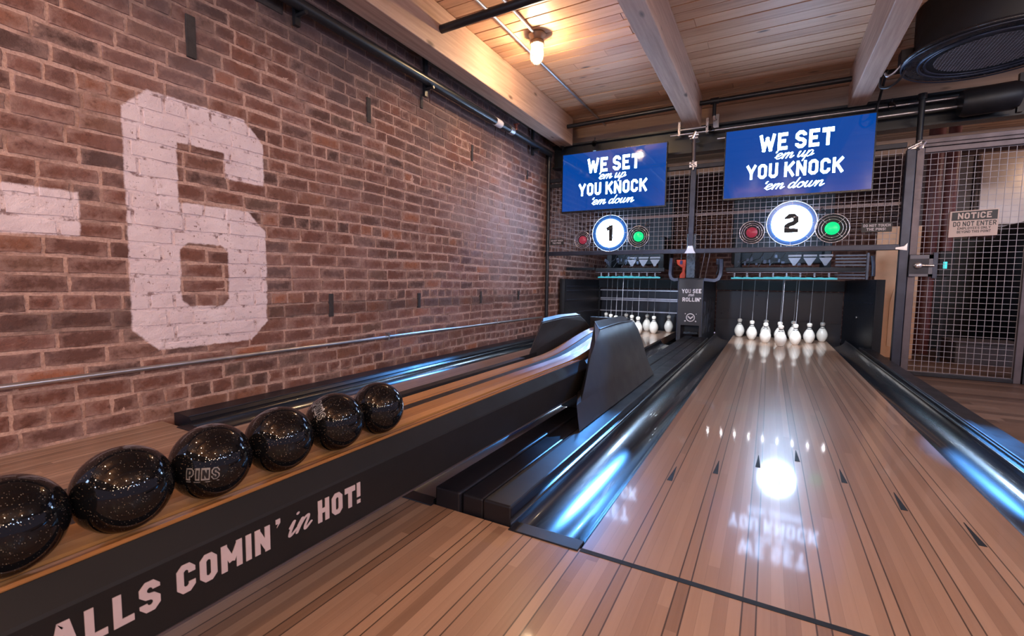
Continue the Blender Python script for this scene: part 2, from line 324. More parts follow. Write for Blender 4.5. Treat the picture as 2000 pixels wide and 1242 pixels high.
# ------------------------------------------------------------------ mesh helpers
class MB:
    def __init__(s): s.v = []; s.f = []; s.sm = []
    def add(s, vs, fs, smooth=False):
        o = len(s.v); s.v += [tuple(v) for v in vs]
        for f in fs: s.f.append(tuple(i+o for i in f)); s.sm.append(smooth)
        return s
    def box(s, x0, x1, y0, y1, z0, z1):
        vs = [(x, y, z) for z in (z0, z1) for y in (y0, y1) for x in (x0, x1)]
        return s.add(vs, [(0, 2, 3, 1), (4, 5, 7, 6), (0, 1, 5, 4), (2, 6, 7, 3), (0, 4, 6, 2), (1, 3, 7, 5)])
    def tube(s, pts, r, n=12, cap=True, smooth=True):
        pts = [Vector(p) for p in pts]; rings = []; ref = None
        for i, p in enumerate(pts):
            t = (pts[min(i+1, len(pts)-1)] - pts[max(i-1, 0)]).normalized()
            if ref is None: ref = Vector((0, 0, 1)) if abs(t.z) < 0.9 else Vector((1, 0, 0))
            a = (ref - t*ref.dot(t)).normalized(); bb = t.cross(a); ref = a
            rr = r[i] if isinstance(r, (list, tuple)) else r
            rings.append([p + a*rr*math.cos(2*PI*k/n) + bb*rr*math.sin(2*PI*k/n) for k in range(n)])
        vs = [v for rg in rings for v in rg]
        fs = [(i*n+k, i*n+(k+1) % n, (i+1)*n+(k+1) % n, (i+1)*n+k) for i in range(len(pts)-1) for k in range(n)]
        s.add(vs, fs, smooth)
        if cap: s.add(rings[0], [tuple(range(n))[::-1]]); s.add(rings[-1], [tuple(range(n))])
        return s
    def lathe(s, prof, n=24, c=(0, 0, 0), smooth=True, axis='Z'):
        vs = []
        for r, z in prof:
            for k in range(n):
                x, y = r*math.cos(2*PI*k/n), r*math.sin(2*PI*k/n)
                q = (x, y, z) if axis == 'Z' else (x, -z, y)
                vs.append((q[0]+c[0], q[1]+c[1], q[2]+c[2]))
        fs = [(i*n+k, i*n+(k+1) % n, (i+1)*n+(k+1) % n, (i+1)*n+k) for i in range(len(prof)-1) for k in range(n)]
        return s.add(vs, fs, smooth)
    def prism(s, poly, d):                      # poly: 3D points in order, d: extrusion vector
        n = len(poly); d = Vector(d); a = [Vector(p) for p in poly]; b = [p+d for p in a]
        return s.add(a+b, [tuple(range(n))[::-1], tuple(range(n, 2*n))] + [(i, (i+1) % n, n+(i+1) % n, n+i) for i in range(n)])
    def sweep(s, prof, ys, dz=None, dx=None, closed=True, smooth=False, cap=True):   # x/z profile along y
        n = len(prof); vs = []
        for y in ys:
            oz = dz(y) if dz else 0; ox = dx(y) if dx else 0
            vs += [(x+ox, y, z+oz) for x, z in prof]
        m = n if closed else n-1
        fs = [(i*n+k, i*n+(k+1) % n, (i+1)*n+(k+1) % n, (i+1)*n+k) for i in range(len(ys)-1) for k in range(m)]
        s.add(vs, fs, smooth)
        if closed and cap:
            s.add(vs[:n], [tuple(range(n))]); s.add(vs[-n:], [tuple(range(n))[::-1]])
        return s
    def torus(s, c, R, r, n=40, m=8, axis='Y'):
        pts = []
        for k in range(n+1):
            a = 2*PI*k/n
            if axis == 'Y': pts.append((c[0]+R*math.cos(a), c[1], c[2]+R*math.sin(a)))
            else: pts.append((c[0]+R*math.cos(a), c[1]+R*math.sin(a), c[2]))
        return s.tube(pts, r, m, cap=False)
    def build(s, name, mat, parent=None, bevel=0.0, seg=2, fix=True):
        me = bpy.data.meshes.new(name); me.from_pydata(s.v, [], s.f)
        me.polygons.foreach_set('use_smooth', s.sm)
        if fix:
            import bmesh
            bm = bmesh.new(); bm.from_mesh(me); bmesh.ops.recalc_face_normals(bm, faces=bm.faces); bm.to_mesh(me); bm.free()
        me.materials.append(mat); me.update()
        o = bpy.data.objects.new(name, me); C.objects.link(o)
        if parent is not None: o.parent = parent; o.matrix_parent_inverse = Matrix.Translation(-Vector(parent.location))
        if bevel:
            bv = o.modifiers.new('bevel', 'BEVEL'); bv.width = bevel; bv.segments = seg; bv.limit_method = 'ANGLE'; bv.angle_limit = 0.6
        return o
def tag(o, label, cat, group=None):
    o['label'] = label; o['category'] = cat
    if group: o['group'] = group
    return o
def thing(name, label, cat, loc=(0, 0, 0), group=None):
    o = bpy.data.objects.new(name, None); C.objects.link(o); o.location = loc; o.empty_display_size = 0.05
    return tag(o, label, cat, group)
def struct(o): o['kind'] = 'structure'; return o
def boxobj(name, b, mat, parent=None, bevel=0.0): return MB().box(*b).build(name, mat, parent, bevel)
def dup(root, loc, label=None, group=None):
    r = root.copy(); C.objects.link(r); r.location = loc
    if label: r['label'] = label
    if group: r['group'] = group
    for ch in list(root.children):
        c = ch.copy(); C.objects.link(c); c.parent = r
        for g in ch.children:
            d = g.copy(); C.objects.link(d); d.parent = c
    return r

# ------------------------------------------------------------------ lettering (own stroke alphabet)
cx, cy = .30, .15
G = {
 'O': (1, [[(0, cy), (0, 1-cy), (cx, 1), (1-cx, 1), (1, 1-cy), (1, cy), (1-cx, 0), (cx, 0), 'c']]),
 'C': (1, [['n', (1, .70), (1, 1-cy), (1-cx, 1), (cx, 1), (0, 1-cy), (0, cy), (cx, 0), (1-cx, 0), (1, cy), (1, .30)]]),
 'S': (1, [['n', (1, .76), (1, 1-cy), (1-cx, 1), (cx, 1), (0, 1-cy), (0, .66), (cx, .52), (1-cx, .48), (1, .34), (1, cy), (1-cx, 0), (cx, 0), (0, cy), (0, .24)]]),
 'W': (1.75, [[(0, 1), (.24, 0)], [(.24, 0), (.5, .8)], [(.5, .8), (.76, 0)], [(.76, 0), (1, 1)]]),
 'M': (1.5, [[(0, 0), (0, 1)], ['n', (.02, .98), (.5, .26)], ['n', (.5, .26), (.98, .98)], [(1, 1), (1, 0)]]),
 'E': (.9, [[(1, 1), (0, 1), (0, 0), (1, 0)], [(0, .52), (.72, .52)]]),
 'F': (.9, [[(1, 1), (0, 1), (0, 0)], [(0, .5), (.7, .5)]]),
 'T': (1.05, [['n', (0, .80), (0, 1), (1, 1), (1, .80)], [(.5, 1), (.5, 0)]]),
 'Y': (1.15, [[(0, 1), (.5, .45)], [(1, 1), (.5, .45)], [(.5, .45), (.5, 0)]]),
 'U': (1, [[(0, 1), (0, cy), (cx, 0), (1-cx, 0), (1, cy), (1, 1)]]),
 'K': (1.1, [[(0, 0), (0, 1)], [(1, 1), (.08, .42)], [(.36, .6), (1, 0)]]),
 'N': (1.1, [[(0, 0), (0, 1)], ['n', (.04, .97), (.96, .03)], [(1, 0), (1, 1)]]),
 'I': (.0, [[(0, 0), (0, 1)]]), 'i': (.0, [[(0, 0), (0, .66)], [(0, .93), (0, .97)]]),
 'L': (.85, [[(0, 1), (0, 0), (1, 0)]]),
 'A': (1.15, [[(0, 0), (.38, 1), (.62, 1), (1, 0)], [(.2, .3), (.8, .3)]]),
 'B': (1, [[(0, 0), (0, 1), (1-cx, 1), (1, 1-cy), (1, .62), (.72, .52), (0, .52)], [(.72, .52), (1, .40), (1, cy), (1-cx, 0), (0, 0)]]),
 'P': (1, [[(0, 0), (0, 1), (1-cx, 1), (1, 1-cy), (1, .58), (1-cx, .42), (0, .42)]]),
 'R': (1, [[(0, 0), (0, 1), (1-cx, 1), (1, 1-cy), (1, .58), (1-cx, .45), (0, .45)], [(.55, .45), (1, 0)]]),
 'D': (1, [[(0, 0), (0, 1), (1-cx, 1), (1, 1-cy), (1, cy), (1-cx, 0), (0, 0)]]),
 'H': (1, [[(0, 0), (0, 1)], [(1, 0), (1, 1)], [(0, .5), (1, .5)]]),
 "'": (.0, [[(.0, .82), (0, 1)]]), '!': (.0, [[(0, .42), (0, 1)], ['n', (0, -.1), (0, .12)]]), ' ': (.35, []),
 '1': (.40, [[(0, .88), (1, .96)], [(1, 1), (1, 0)]]),
 '2': (1, [['n', (0, .78), (0, 1-cy), (cx, 1), (1-cx, 1), (1, 1-cy), (1, .62), (.7, .48), (cx, .42), (0, .30), (0, 0), (1, 0), (1, .12)]]),
}
def text_2d(txt, t, wk=.48, gap=.16):
    """ribbon polygons of a line of block capitals, cap height 1; returns (list of quads, width)"""
    quads = []; x = 0.0
    for ch in txt:
        wd, strokes = G[ch]
        W = wd*wk if strokes else wd*wk
        for st in strokes:
            closed = st[-1] == 'c'
            p = [Vector((x + t/2 + q[0]*W, t/2 + q[1]*(1-t))) for q in st if q not in ('c', 'n')]
            quads += ribbon(p, t, closed, st[0] != 'n')
        x += W + (t if strokes else 0) + gap
    return quads, x-gap
def ribbon(p, t, closed=False, ext=True):
    n = len(p); L, R = [], []
    for i in range(n):
        a = p[(i-1) % n] if (closed or i > 0) else None; b = p[(i+1) % n] if (closed or i < n-1) else None
        d1 = (p[i]-a).normalized() if a is not None else None; d2 = (b-p[i]).normalized() if b is not None else None
        if d1 is None: d1 = d2
        if d2 is None: d2 = d1
        tg = (d1+d2); tg = tg.normalized() if tg.length > 1e-6 else d1
        nm = Vector((-tg.y, tg.x)); k = 1/max(.55, abs(nm.dot(Vector((-d1.y, d1.x)))))
        q = p[i].copy()
        if ext and not closed and i == 0: q = q - d2*t/2
        if ext and not closed and i == n-1: q = q + d1*t/2
        L.append(q+nm*t/2*k); R.append(q-nm*t/2*k)
    m = n if closed else n-1
    return [(R[i], R[(i+1) % n], L[(i+1) % n], L[i]) for i in range(m)]
def cat_rom(p, k=6):
    out = []
    for i in range(len(p)-1):
        p0, p1, p2, p3 = p[max(i-1, 0)], p[i], p[i+1], p[min(i+2, len(p)-1)]
        for j in range(k):
            t = j/k
            out.append(0.5*((2*p1)+(p2-p0)*t+(2*p0-5*p1+4*p2-p3)*t*t+(3*p1-p0-3*p2+p3)*t**3))
    out.append(p[-1]); return out
SC = {
 'e': (.72, [[(-.05, .28), (.25, .45), (.5, .7), (.45, .95), (.25, 1), (.06, .7), (.06, .3), (.25, 0), (.5, .1), (.75, .35)]]),
 'm': (1.12, [[(0, .5), (.1, .95), (.12, .6), (.06, 0)], [(.08, .3), (.22, .8), (.4, 1), (.48, .75), (.44, 0)], [(.46, .3), (.6, .8), (.78, 1), (.86, .75), (.82, .25), (.92, 0), (1.14, .35)]]),
 'n': (.78, [[(0, .5), (.1, .95), (.12, .6), (.06, 0)], [(.08, .3), (.22, .8), (.42, 1), (.5, .75), (.47, .25), (.57, 0), (.8, .35)]]),
 'u': (.82, [[(.0, .8), (.08, 1), (.06, .3), (.18, 0), (.38, .25), (.5, .7)], [(.52, 1), (.5, .25), (.6, 0), (.84, .35)]]),
 'p': (.78, [[(.1, 1), (.08, .3), (.02, -.75)], [(.08, .4), (.25, .95), (.45, 1), (.56, .7), (.48, .2), (.28, 0), (.1, .2)], [(.48, .2), (.6, .15), (.78, .35)]]),
 'd': (.85, [[(.52, .8), (.3, 1), (.08, .7), (.08, .2), (.25, 0), (.45, .25), (.55, .8)], [(.66, 1.75), (.55, .5), (.55, .15), (.66, 0), (.87, .35)]]),
 'o': (.72, [[(.32, 1), (.1, .8), (.06, .3), (.25, 0), (.5, .2), (.55, .7), (.35, 1), (.4, .75), (.75, .72)]]),
 'w': (1.02, [[(.02, .85), (.08, 1), (.06, .3), (.18, 0), (.38, .25), (.48, 1)], [(.48, 1), (.46, .25), (.58, 0), (.8, .3), (.88, .95), (1.04, .7)]]),
 'i': (.5, [[(.0, .6), (.12, 1), (.1, .25), (.2, 0), (.5, .4)], [(.17, 1.45), (.19, 1.5)]]),
 '`': (.34, [[(.20, 1.50), (.1, 1.34), (.13, 1.12)], [(.11, 1.14), (.19, 1.20)]]), ' ': (.42, []),
}
def script_2d(txt, t, slant=.32):
    quads = []; x = 0
    for ch in txt:
        adv, strokes = SC[ch]
        for st in strokes:
            p = [Vector((x+q[0]+slant*q[1], q[1])) for q in st]
            q = cat_rom(p) if len(p) > 2 else p
            for a_, b_ in zip(q, q[1:]):
                if (b_-a_).length > 1e-5: quads += ribbon([a_, b_], t, False, False)
            quads += [tuple(c_ + Vector((math.cos(PI/4*j), math.sin(PI/4*j)))*t*.5 for j in range(8)) for c_ in q]
        x += adv
    return quads, x
def put_text(mb, quads, org, u, v, dep, flat=False):
    """org: lower-left corner in 3D, u/v: 3D vectors of one text unit, dep: thickness vector"""
    org, u, v = Vector(org), Vector(u), Vector(v)
    for k, q in enumerate(quads):
        if flat:
            mb.add([org + u*p.x + v*p.y + Vector(dep)*(1+.002*k) for p in q], [tuple(range(len(q)))]); continue
        lift = Vector(dep)*(1+0.004*(k % 7))
        mb.prism([org + u*p.x + v*p.y for p in q], lift)
def line_fit(mb, kind, txt, t, p0, p1, height, up, dep, **kw):
    """write txt from p0 to p1 along the baseline with a given cap height"""
    quads, W = (text_2d if kind == 'b' else script_2d)(txt, t, **kw)
    u = (Vector(p1)-Vector(p0))/W
    put_text(mb, quads, p0, u, Vector(up)*height, dep, kind == 's')

# ------------------------------------------------------------------ structure: brick walls
XW = -2.53
def brick_wall(name, y0, y1, z0, z1, org, du, nrm, m_brick, m_mortar, course=0.0765):
    """bricks laid along du from org, faces pointing along nrm"""
    du, nrm = Vector(du), Vector(nrm); org = Vector(org); mb = MB(); row = 0; z = z0; edges = []
    wav = lambda yy, zz: .0045*math.sin(yy*2.1+zz*1.3)+.003*math.sin(yy*5.3-zz*4.0)
    n_r = random.Random(3)
    while z < z1:
        header = row % 6 == 3
        L = 0.104 if header else 0.208
        y = y0 - n_r.uniform(0, L) - (0.5*L if row % 2 else 0)
        while y < y1:
            l = L*n_r.uniform(.93, 1.06)
            if not header and n_r.random() < .08: l = 0.11
            a, b_ = max(y+.006, y0), min(y+l-.006, y1); y += l
            if b_-a < .03: continue
            c0 = z+.0065+n_r.uniform(-.003, .003); c1 = min(z+course-.0065+n_r.uniform(-.003, .003), z1)
            nx, nz = (5 if not header else 3), 3
            jz = [n_r.uniform(-.0035, .0035) for _ in range(4)]; vs = []; dep = n_r.uniform(.0008, .004)
            for j in range(nz+3):
                for i in range(nx+3):
                    fi = min(max(i-1, 0), nx)/nx; fj = min(max(j-1, 0), nz)/nz
                    rim = i in (0, nx+2) or j in (0, nz+2)
                    edge = fi in (0, 1) or fj in (0, 1)
                    ins = 0.0 if rim else .0022
                    yy = a+ins+(b_-a-2*ins)*fi; zz = c0+ins+(c1-c0-2*ins)*fj + wav(yy, z) + (jz[0]*(1-fi)+jz[1]*fi)*(1-fj) + (jz[2]*(1-fi)+jz[3]*fi)*fj
                    yy += n_r.uniform(-.003, .003); zz += n_r.uniform(-.0024, .0024)
                    edges.append(1.0 if rim else (.75 if edge else 0.0))
                    d = -.004 if rim else dep + n_r.uniform(-.0012, .0012) - (.0006 if edge else 0)
                    vs.append(org + du*yy + Vector((0, 0, zz)) + nrm*d)
            k = nx+3
            fs = [(j*k+i, j*k+i+1, (j+1)*k+i+1, (j+1)*k+i) for j in range(nz+2) for i in range(nx+2)]
            if du.cross(Vector((0, 0, 1))).dot(nrm) < 0: fs = [f[::-1] for f in fs]
            mb.add(vs, fs, False)
        z += course; row += 1
    mort = MB(); ny, nz = int((y1-y0)/.035), int((z1-z0)/.03)
    vs = [org + du*(y0+(y1-y0)*i/ny) + Vector((0, 0, z0+(z1-z0)*j/nz)) + nrm*n_r.uniform(-.0042, .0004) for j in range(nz+1) for i in range(ny+1)]
    fs = [(j*(ny+1)+i, j*(ny+1)+i+1, (j+1)*(ny+1)+i+1, (j+1)*(ny+1)+i) for j in range(nz) for i in range(ny)]
    if du.cross(Vector((0, 0, 1))).dot(nrm) < 0: fs = [f[::-1] for f in fs]
    mort.add(vs, fs, True)
    c = [org + du*y0 + Vector((0, 0, z0)) - nrm*.03, org + du*y1 + Vector((0, 0, z0)) - nrm*.03, org + du*y1 + Vector((0, 0, z1)) - nrm*.03, org + du*y0 + Vector((0, 0, z1)) - nrm*.03]
    mort.prism(c, -nrm*.12)
    o = mort.build(name, m_mortar, fix=False); struct(o)
    ob = mb.build('brickwork', m_brick, o, fix=False)
    at_ = ob.data.attributes.new('edge', 'FLOAT', 'POINT'); at_.data.foreach_set('value', edges)
    return o
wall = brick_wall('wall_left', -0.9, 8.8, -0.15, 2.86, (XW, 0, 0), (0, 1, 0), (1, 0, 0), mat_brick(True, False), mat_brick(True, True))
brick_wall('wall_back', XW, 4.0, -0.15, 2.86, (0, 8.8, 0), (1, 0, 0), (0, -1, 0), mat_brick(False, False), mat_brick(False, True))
# timber and iron plugs left in the brickwork
for y, z, hw, hh in ((2.10, .52, .017, .075), (2.98, .525, .017, .06), (3.92, .53, .016, .06), (4.72, .53, .016, .05), (1.30, 1.86, .022, .10), (2.45, 1.88, .018, .085), (3.75, 1.90, .015, .075), (3.02, 2.13, .014, .055), (4.9, 1.93, .014, .05)):
    boxobj('wall_plug', (XW-.01, XW+.010, y-hw, y+hw, z-hh, z+hh), M['iron'], wall, .003)

boxobj('dark_patch', (XW-.01, XW+.012, 1.42, 1.80, 2.20, 2.52), M['iron'], wall, .01)
# floors
fl = struct(MB().box(XW, 5.0, -6.0, 1.10, -.15, 0.0).build('floor', M['approach']))
struct(MB().box(0.98, 4.0, 1.10, 8.8, -.21, -0.11).build('floor', M['back_floor']))
struct(MB().box(XW, 0.98, 1.10, 8.8, -.27, -0.17).build('floor', M['black']))

# ------------------------------------------------------------------ ceiling, beams
ZB, ZC = 2.39, 2.73
mb = MB(); y = -2.5; r2 = random.Random(11)
while y < 8.8:
    wd = r2.choice((.105, .13, .135, .14)); x = XW-.02 - r2.uniform(0, 2)
    while x < 4.0:
        L = r2.uniform(1.6, 3.6)
        mb.box(max(x, XW-.02), min(x+L-.003, 4.0), y+.005, y+wd-.005, ZC+r2.uniform(0, .004), ZC+.03); x += L
        if x < XW: continue
    y += wd
ce = struct(mb.build('ceiling', M['ceil']))
boxobj('ceiling_deck', (XW-.02, 5.0, -6.0, 8.8, ZC+.03, ZC+.12), M['old_wood'], ce)
def beam(x0, x1, label, x_top0=None):
    o = MB().box(x0, x1, -1.2, 5.56, ZB, ZC-.002).build('ceiling_beam', M['beam'], None, .006)
    return tag(o, label, 'beam', 'timber ceiling beams')
b1 = beam(-2.405, -2.235, 'fir ceiling beam nearest the brick wall, lit warm by the caged lamp')
b2 = beam(-0.890, -0.735, 'fir ceiling beam in the middle, ending above the gap between the screens')
b3 = beam(0.575, 0.722, 'fir ceiling beam beside the round black fan, ending over the larger looking right screen')
o = MB().box(XW, -2.445, -1.2, 5.56, 2.46, ZC-.002).build('shade_ledger', M['old_wood'], None, .004)  # dark board stands in for the shade between wall and beam
tag(o, 'dark timber ledger standing in for shade along the top of the brick wall', 'beam')

# steel girder that carries the beam ends (an I section)
YG = 5.57
prof = [(YG, 2.14), (YG, 2.16), (YG+.06, 2.165), (YG+.06, 2.395), (YG, 2.40), (YG, 2.42), (YG+.14, 2.42), (YG+.14, 2.40), (YG+.08, 2.395), (YG+.08, 2.165), (YG+.14, 2.16), (YG+.14, 2.14)]
g = thing('steel_girder', 'black steel girder running across above both blue screens', 'girder', (0, YG, 2.14))
MB().prism([(XW+.02, a, b) for a, b in prof], (6.4, 0, 0)).build('web', M['pipe'], g)
for x in (-0.955, -0.668):
    boxobj('beam_hanger', (x-.012, x+.012, YG-.07, YG-.005, 2.32, 2.47), M['chrome'], g)
boxobj('beam_hanger', (-0.955, -0.668, YG-.07, YG-.005, 2.372, 2.386), M['galv'], g)
boxobj('clamp', (-0.61, -0.555, YG-.05, YG-.002, 2.36, 2.50), M['galv'], g)
o = MB().box(XW+.02, 3.9, 5.95, 6.03, 1.99, 2.14).build('timber_header', M['soffit'], None, .005)
tag(o, 'brown timber header below the black girder behind the screens', 'beam')
o = MB().box(XW+.02, 3.9, 5.95, 6.03, 2.42, ZC-.003).build('timber_header', M['soffit'], None, .005)
tag(o, 'pale timber blocking between ceiling boards and black girder', 'beam')
# galvanised conduits along the girder
mb = MB(); mb.tube([(-1.05, 5.52, 2.335), (-0.62, 5.52, 2.335), (1.37, 5.52, 2.335), (1.9, 5.52, 2.335)], .010)
tag(mb.build('conduit', M['galv']), 'thin silver conduit running level along the girder above the screens', 'pipe')
mb = MB(); mb.tube([(-0.56, 5.50, 2.235), (1.36, 5.50, 2.252)], .014)
tag(mb.build('conduit', M['galv']), 'silver conduit strapped to the girder web behind the second screen', 'pipe')
t = thing('duct_section', 'black cylinder duct lying along the girder at upper right', 'duct', (1.5, 5.42, 2.25))
mb = MB(); mb.tube([(1.35, 5.42, 2.25), (1.38, 5.42, 2.25), (1.68, 5.42, 2.262), (1.71, 5.42, 2.262)], [.10, .112, .112, .10], 24); mb.build('drum', M['black'], t)
boxobj('hanger', (1.70, 1.735, 5.40, 5.44, 2.12, 2.43), M['pipe'], t)

# ------------------------------------------------------------------ pipes and conduits
t = thing('sprinkler_main', 'long black pipe along the top of the brick wall', 'pipe', (-2.44, 2, 2.265))
mb = MB(); mb.tube([(-2.44, -0.8, 2.262), (-2.44, 5.34, 2.262)], .035, 16); mb.build('pipe_run', M['pipe'], t)
for y in (1.86, 3.02, 4.95):
    mb = MB(); mb.box(-2.50, -2.475, y-.018, y+.018, 2.16, 2.46); mb.tube([(-2.5, y, 2.218), (-2.40, y, 2.218)], .012, 8); mb.build('hanger', M['pipe'], t)
mb = MB(); mb.tube([(-2.44, 4.30, 2.262), (-2.44, 4.38, 2.262)], .040, 16); mb.build('coupling', M['galv'], t)
mb = MB(); mb.tube([(-2.44, 4.02, 2.262), (-2.44, 4.13, 2.262)], .0385, 16); mb.build('paper_label', M['white_print'], t)
mb = MB(); mb.tube([(-2.44, 4.46, 2.29), (-2.44, 4.46, 2.36)], .016, 10); mb.tube([(-2.47, 4.46, 2.36), (-2.41, 4.46, 2.36)], .008, 8); mb.build('valve', M['rust_red'], t)
t = thing('wall_conduit', 'thin silver conduit running low along the brick wall', 'pipe', (-2.508, 2, .26))
mb = MB(); mb.tube([(-2.505, -0.6, .275), (-2.505, 2.2, .264), (-2.505, 5.32, .245)], .0115, 12); mb.build('conduit_run', M['galv'], t)
for y in (2.6, 4.2):
    boxobj('strap', (-2.528, -2.494, y-.008, y+.008, .238, .292), M['galv'], t)
o = MB().tube([(-1.945, -0.5, ZC-.018), (-1.945, 6.0, ZC-.018)], .0125, 12).build('conduit', M['galv'])
tag(o, 'thin silver conduit across the ceiling passing behind the caged lamp', 'pipe')
o = MB().tube([(-1.775, -0.5, ZC-.018), (-1.775, 3.50, ZC-.018)], .0125, 12).build('conduit', M['galv'])
tag(o, 'short silver conduit across the ceiling ending at the caged lamp', 'pipe')
o = MB().tube([(-2.236, 2.90, 2.56), (-0.895, 2.90, 2.58)], .030, 16).build('sprinkler_pipe', M['pipe'])
tag(o, 'black pipe crossing the ceiling bay at the top edge in front of the caged lamp', 'pipe')
t = thing('sprinkler_pipe', 'black pipe crossing the ceiling through the beams near the screens', 'pipe', (-0.8, 5.4, 2.59))
mb = MB(); mb.tube([(-2.236, 5.38, 2.57), (-0.893, 5.38, 2.59)], .024, 14); mb.tube([(-0.733, 5.38, 2.59), (0.573, 5.38, 2.59)], .024, 14); mb.tube([(0.724, 5.38, 2.59), (3.0, 5.38, 2.60)], .024, 14)
mb.build('pipe_run', M['pipe'], t)
mb = MB(); mb.tube([(-.63, 5.38, 2.59), (-.55, 5.38, 2.59)], .032, 14); mb.tube([(-.59, 5.38, 2.57), (-.59, 5.38, 2.44)], .018, 12); mb.build('tee', M['pipe'], t)
mb = MB(); mb.tube([(-.59, 5.38, 2.44), (-.59, 5.38, 2.41), (-.575, 5.38, 2.39)], [.012, .012, .02], 12); mb.build('sprinkler_head', M['chrome'], t)

# caged ceiling lamp
LX, LY = -1.775, 3.585
t = thing('caged_ceiling_lamp', 'lit jelly jar lamp in a wire cage hanging from the ceiling boards', 'lamp', (LX, LY, ZC))
mb = MB(); mb.lathe([(0, 0), (.070, 0), (.070, -.018), (.052, -.030), (.052, -.060), (.0, -.060)], 24, (LX, LY, ZC)); mb.build('base', M['porcelain'], t)
mb = MB(); mb.lathe([(.0, -.060), (.058, -.060), (.060, -.085), (.050, -.090), (0, -.090)], 24, (LX, LY, ZC)); mb.build('collar', M['porcelain'], t)
def mat_glass():
    m, nt, b = new_mat('clear_globe'); nt.nodes.remove(b)
    tr = N(nt, 'ShaderNodeBsdfTransparent'); gl = N(nt, 'ShaderNodeBsdfGlossy'); gl.inputs['Roughness'].default_value = .05
    em = N(nt, 'ShaderNodeEmission'); em.inputs[0].default_value = (1, .86, .66, 1); em.inputs[1].default_value = 1.6
    mx = N(nt, 'ShaderNodeMixShader'); mx.inputs[0].default_value = .12; nt.links.new(tr.outputs[0], mx.inputs[1]); nt.links.new(gl.outputs[0], mx.inputs[2])
    ad = N(nt, 'ShaderNodeAddShader'); nt.links.new(mx.outputs[0], ad.inputs[0]); nt.links.new(em.outputs[0], ad.inputs[1])
    nt.links.new(ad.outputs[0], nt.nodes['Material Output'].inputs[0]); return m
M['globe'] = mat_glass()
mb = MB(); mb.lathe([(.046, -.088), (.048, -.12), (.047, -.18), (.040, -.215), (.024, -.235), (0, -.24)], 24, (LX, LY, ZC)); mb.build('globe', M['globe'], t)
mb = MB(); mb.lathe([(0, -.10), (.012, -.10), (.014, -.13), (.028, -.165), (.026, -.19), (.012, -.205), (0, -.208)], 16, (LX, LY, ZC)); mb.build('bulb', M['lamp_glow'], t)
mb = MB()
for k in range(6):
    a = PI/3*k + .3; c, s_ = math.cos(a), math.sin(a)
    mb.tube([(LX+c*r, LY+s_*r, ZC+z) for r, z in ((.055, -.085), (.054, -.13), (.053, -.19), (.044, -.225), (.022, -.247), (0, -.252))], .0022, 6)
for z in (-.125, -.19): mb.torus((LX, LY, ZC+z), .054, .0022, 24, 6, 'Z')
mb.build('cage', M['porcelain'], t)
light('lamp_bulb', 'POINT', (LX, LY, ZC-.15), 140, (1.0, .70, .40), .03)

# ------------------------------------------------------------------ lanes
def arrow(x, y, parent):
    MB().prism([(x-.009, y, .0006), (x+.009, y, .0006), (x+.001, y+.142, .0006), (x-.001, y+.142, .0006)], (0, 0, .0004)).build('aiming_arrow', M['numeral'], parent, fix=False)
def lane(cxl, x0, x1, label):
    t = thing('bowling_lane', label, 'bowling lane', (cxl, 1.1, 0), 'bowling lanes')
    o = MB().box(x0, x1, 1.10, 6.95, -.09, 0.0).build('lane_bed', M['lane'], t)
    boxobj('foul_line', (x0, x1, 1.088, 1.104, -.002, .0012), M['numeral'], t)
    for k in range(-3, 4): arrow(cxl + k*LW*5, 2.094 - abs(k)*.147, t)
    boxobj('tail_plank', (x0, x1, 6.95, 6.99, -.09, -.002), M['black'], t)
    return t
lane(0.131, -0.394, 0.656, 'glossy maple bowling lane in the foreground with dark aiming arrows')
lane(-1.675, -2.15, -1.145, 'maple bowling lane between brick wall and ball return')

def gutter(x0, x1, label, z_l=0.0, z_r=0.0, ye=6.9, deep=.075):
    t = thing('gutter', label, 'gutter', ((x0+x1)/2, 1.1, -.05), 'ball gutters')
    n = 16; prof = []
    for k in range(n+1):
        a = PI*k/n; fx = .5-.5*math.cos(a); base = z_l*(1-fx)+z_r*fx
        prof.append((x0+(x1-x0)*fx, base-.004-deep*math.sin(a)**.8))
    under = [(x, z-.012) for x, z in prof][::-1]
    ys = [1.10+ (ye-1.10)*i/24 for i in range(25)]
    mb = MB(); mb.sweep(prof+under, ys, smooth=True); mb.build('trough', M['gutter'], t)
    boxobj('end_lip', (x0, x1, 1.085, 1.135, -.02, .0035), M['beam_cap'], t, .002)
    return t
gutter(-0.604, -0.398, 'dark blue glinting gutter left of the foreground lane', .030, 0)
gutter(0.660, 0.845, 'dark gutter right of the foreground lane under the raised curb', 0, .035)
gutter(-2.36, -2.155, 'dark gutter running beside the brick wall', .012, 0)
gutter(-1.141, -0.876, 'dark gutter below the ball return', 0, .02, 5.9)
# divider caps between the lanes
def divider(x0, x1, y0, z1, label):
    o = MB().box(x0, x1, y0, 5.93, -.05, z1).build('divider_cap', M['beam_cap'], None, .006)
    return tag(o, label, 'lane divider', 'divider caps between the lanes')
divider(-0.870, -0.779, 1.10, .059, 'black divider cap nearest the ball return')
divider(-0.776, -0.702, 1.11, .054, 'middle black divider cap, set slightly lower')
divider(-0.699, -0.606, 1.105, .057, 'black divider cap edging the foreground gutter')
t = thing('lane_curb', 'black raised curb with a bright edge right of the foreground lane', 'curb', (.9, 1.1, 0))
mb = MB(); mb.sweep([(.848, -.08), (.848, .042), (.862, .050), (.885, .050), (.890, .040), (.965, .040), (.978, .030), (.978, -.11), (.96, -.11)], [1.1, 5.95]); mb.build('curb_body', M['beam_cap'], t)
mb = MB(); mb.tube([(.856, 1.1, .049), (.856, 5.95, .049)], .004, 6); mb.build('edge_strip', M['blue_steel'], t)
t = thing('lane_curb', 'black low curb along the foot of the brick wall', 'curb', (-2.45, 1.2, 0))
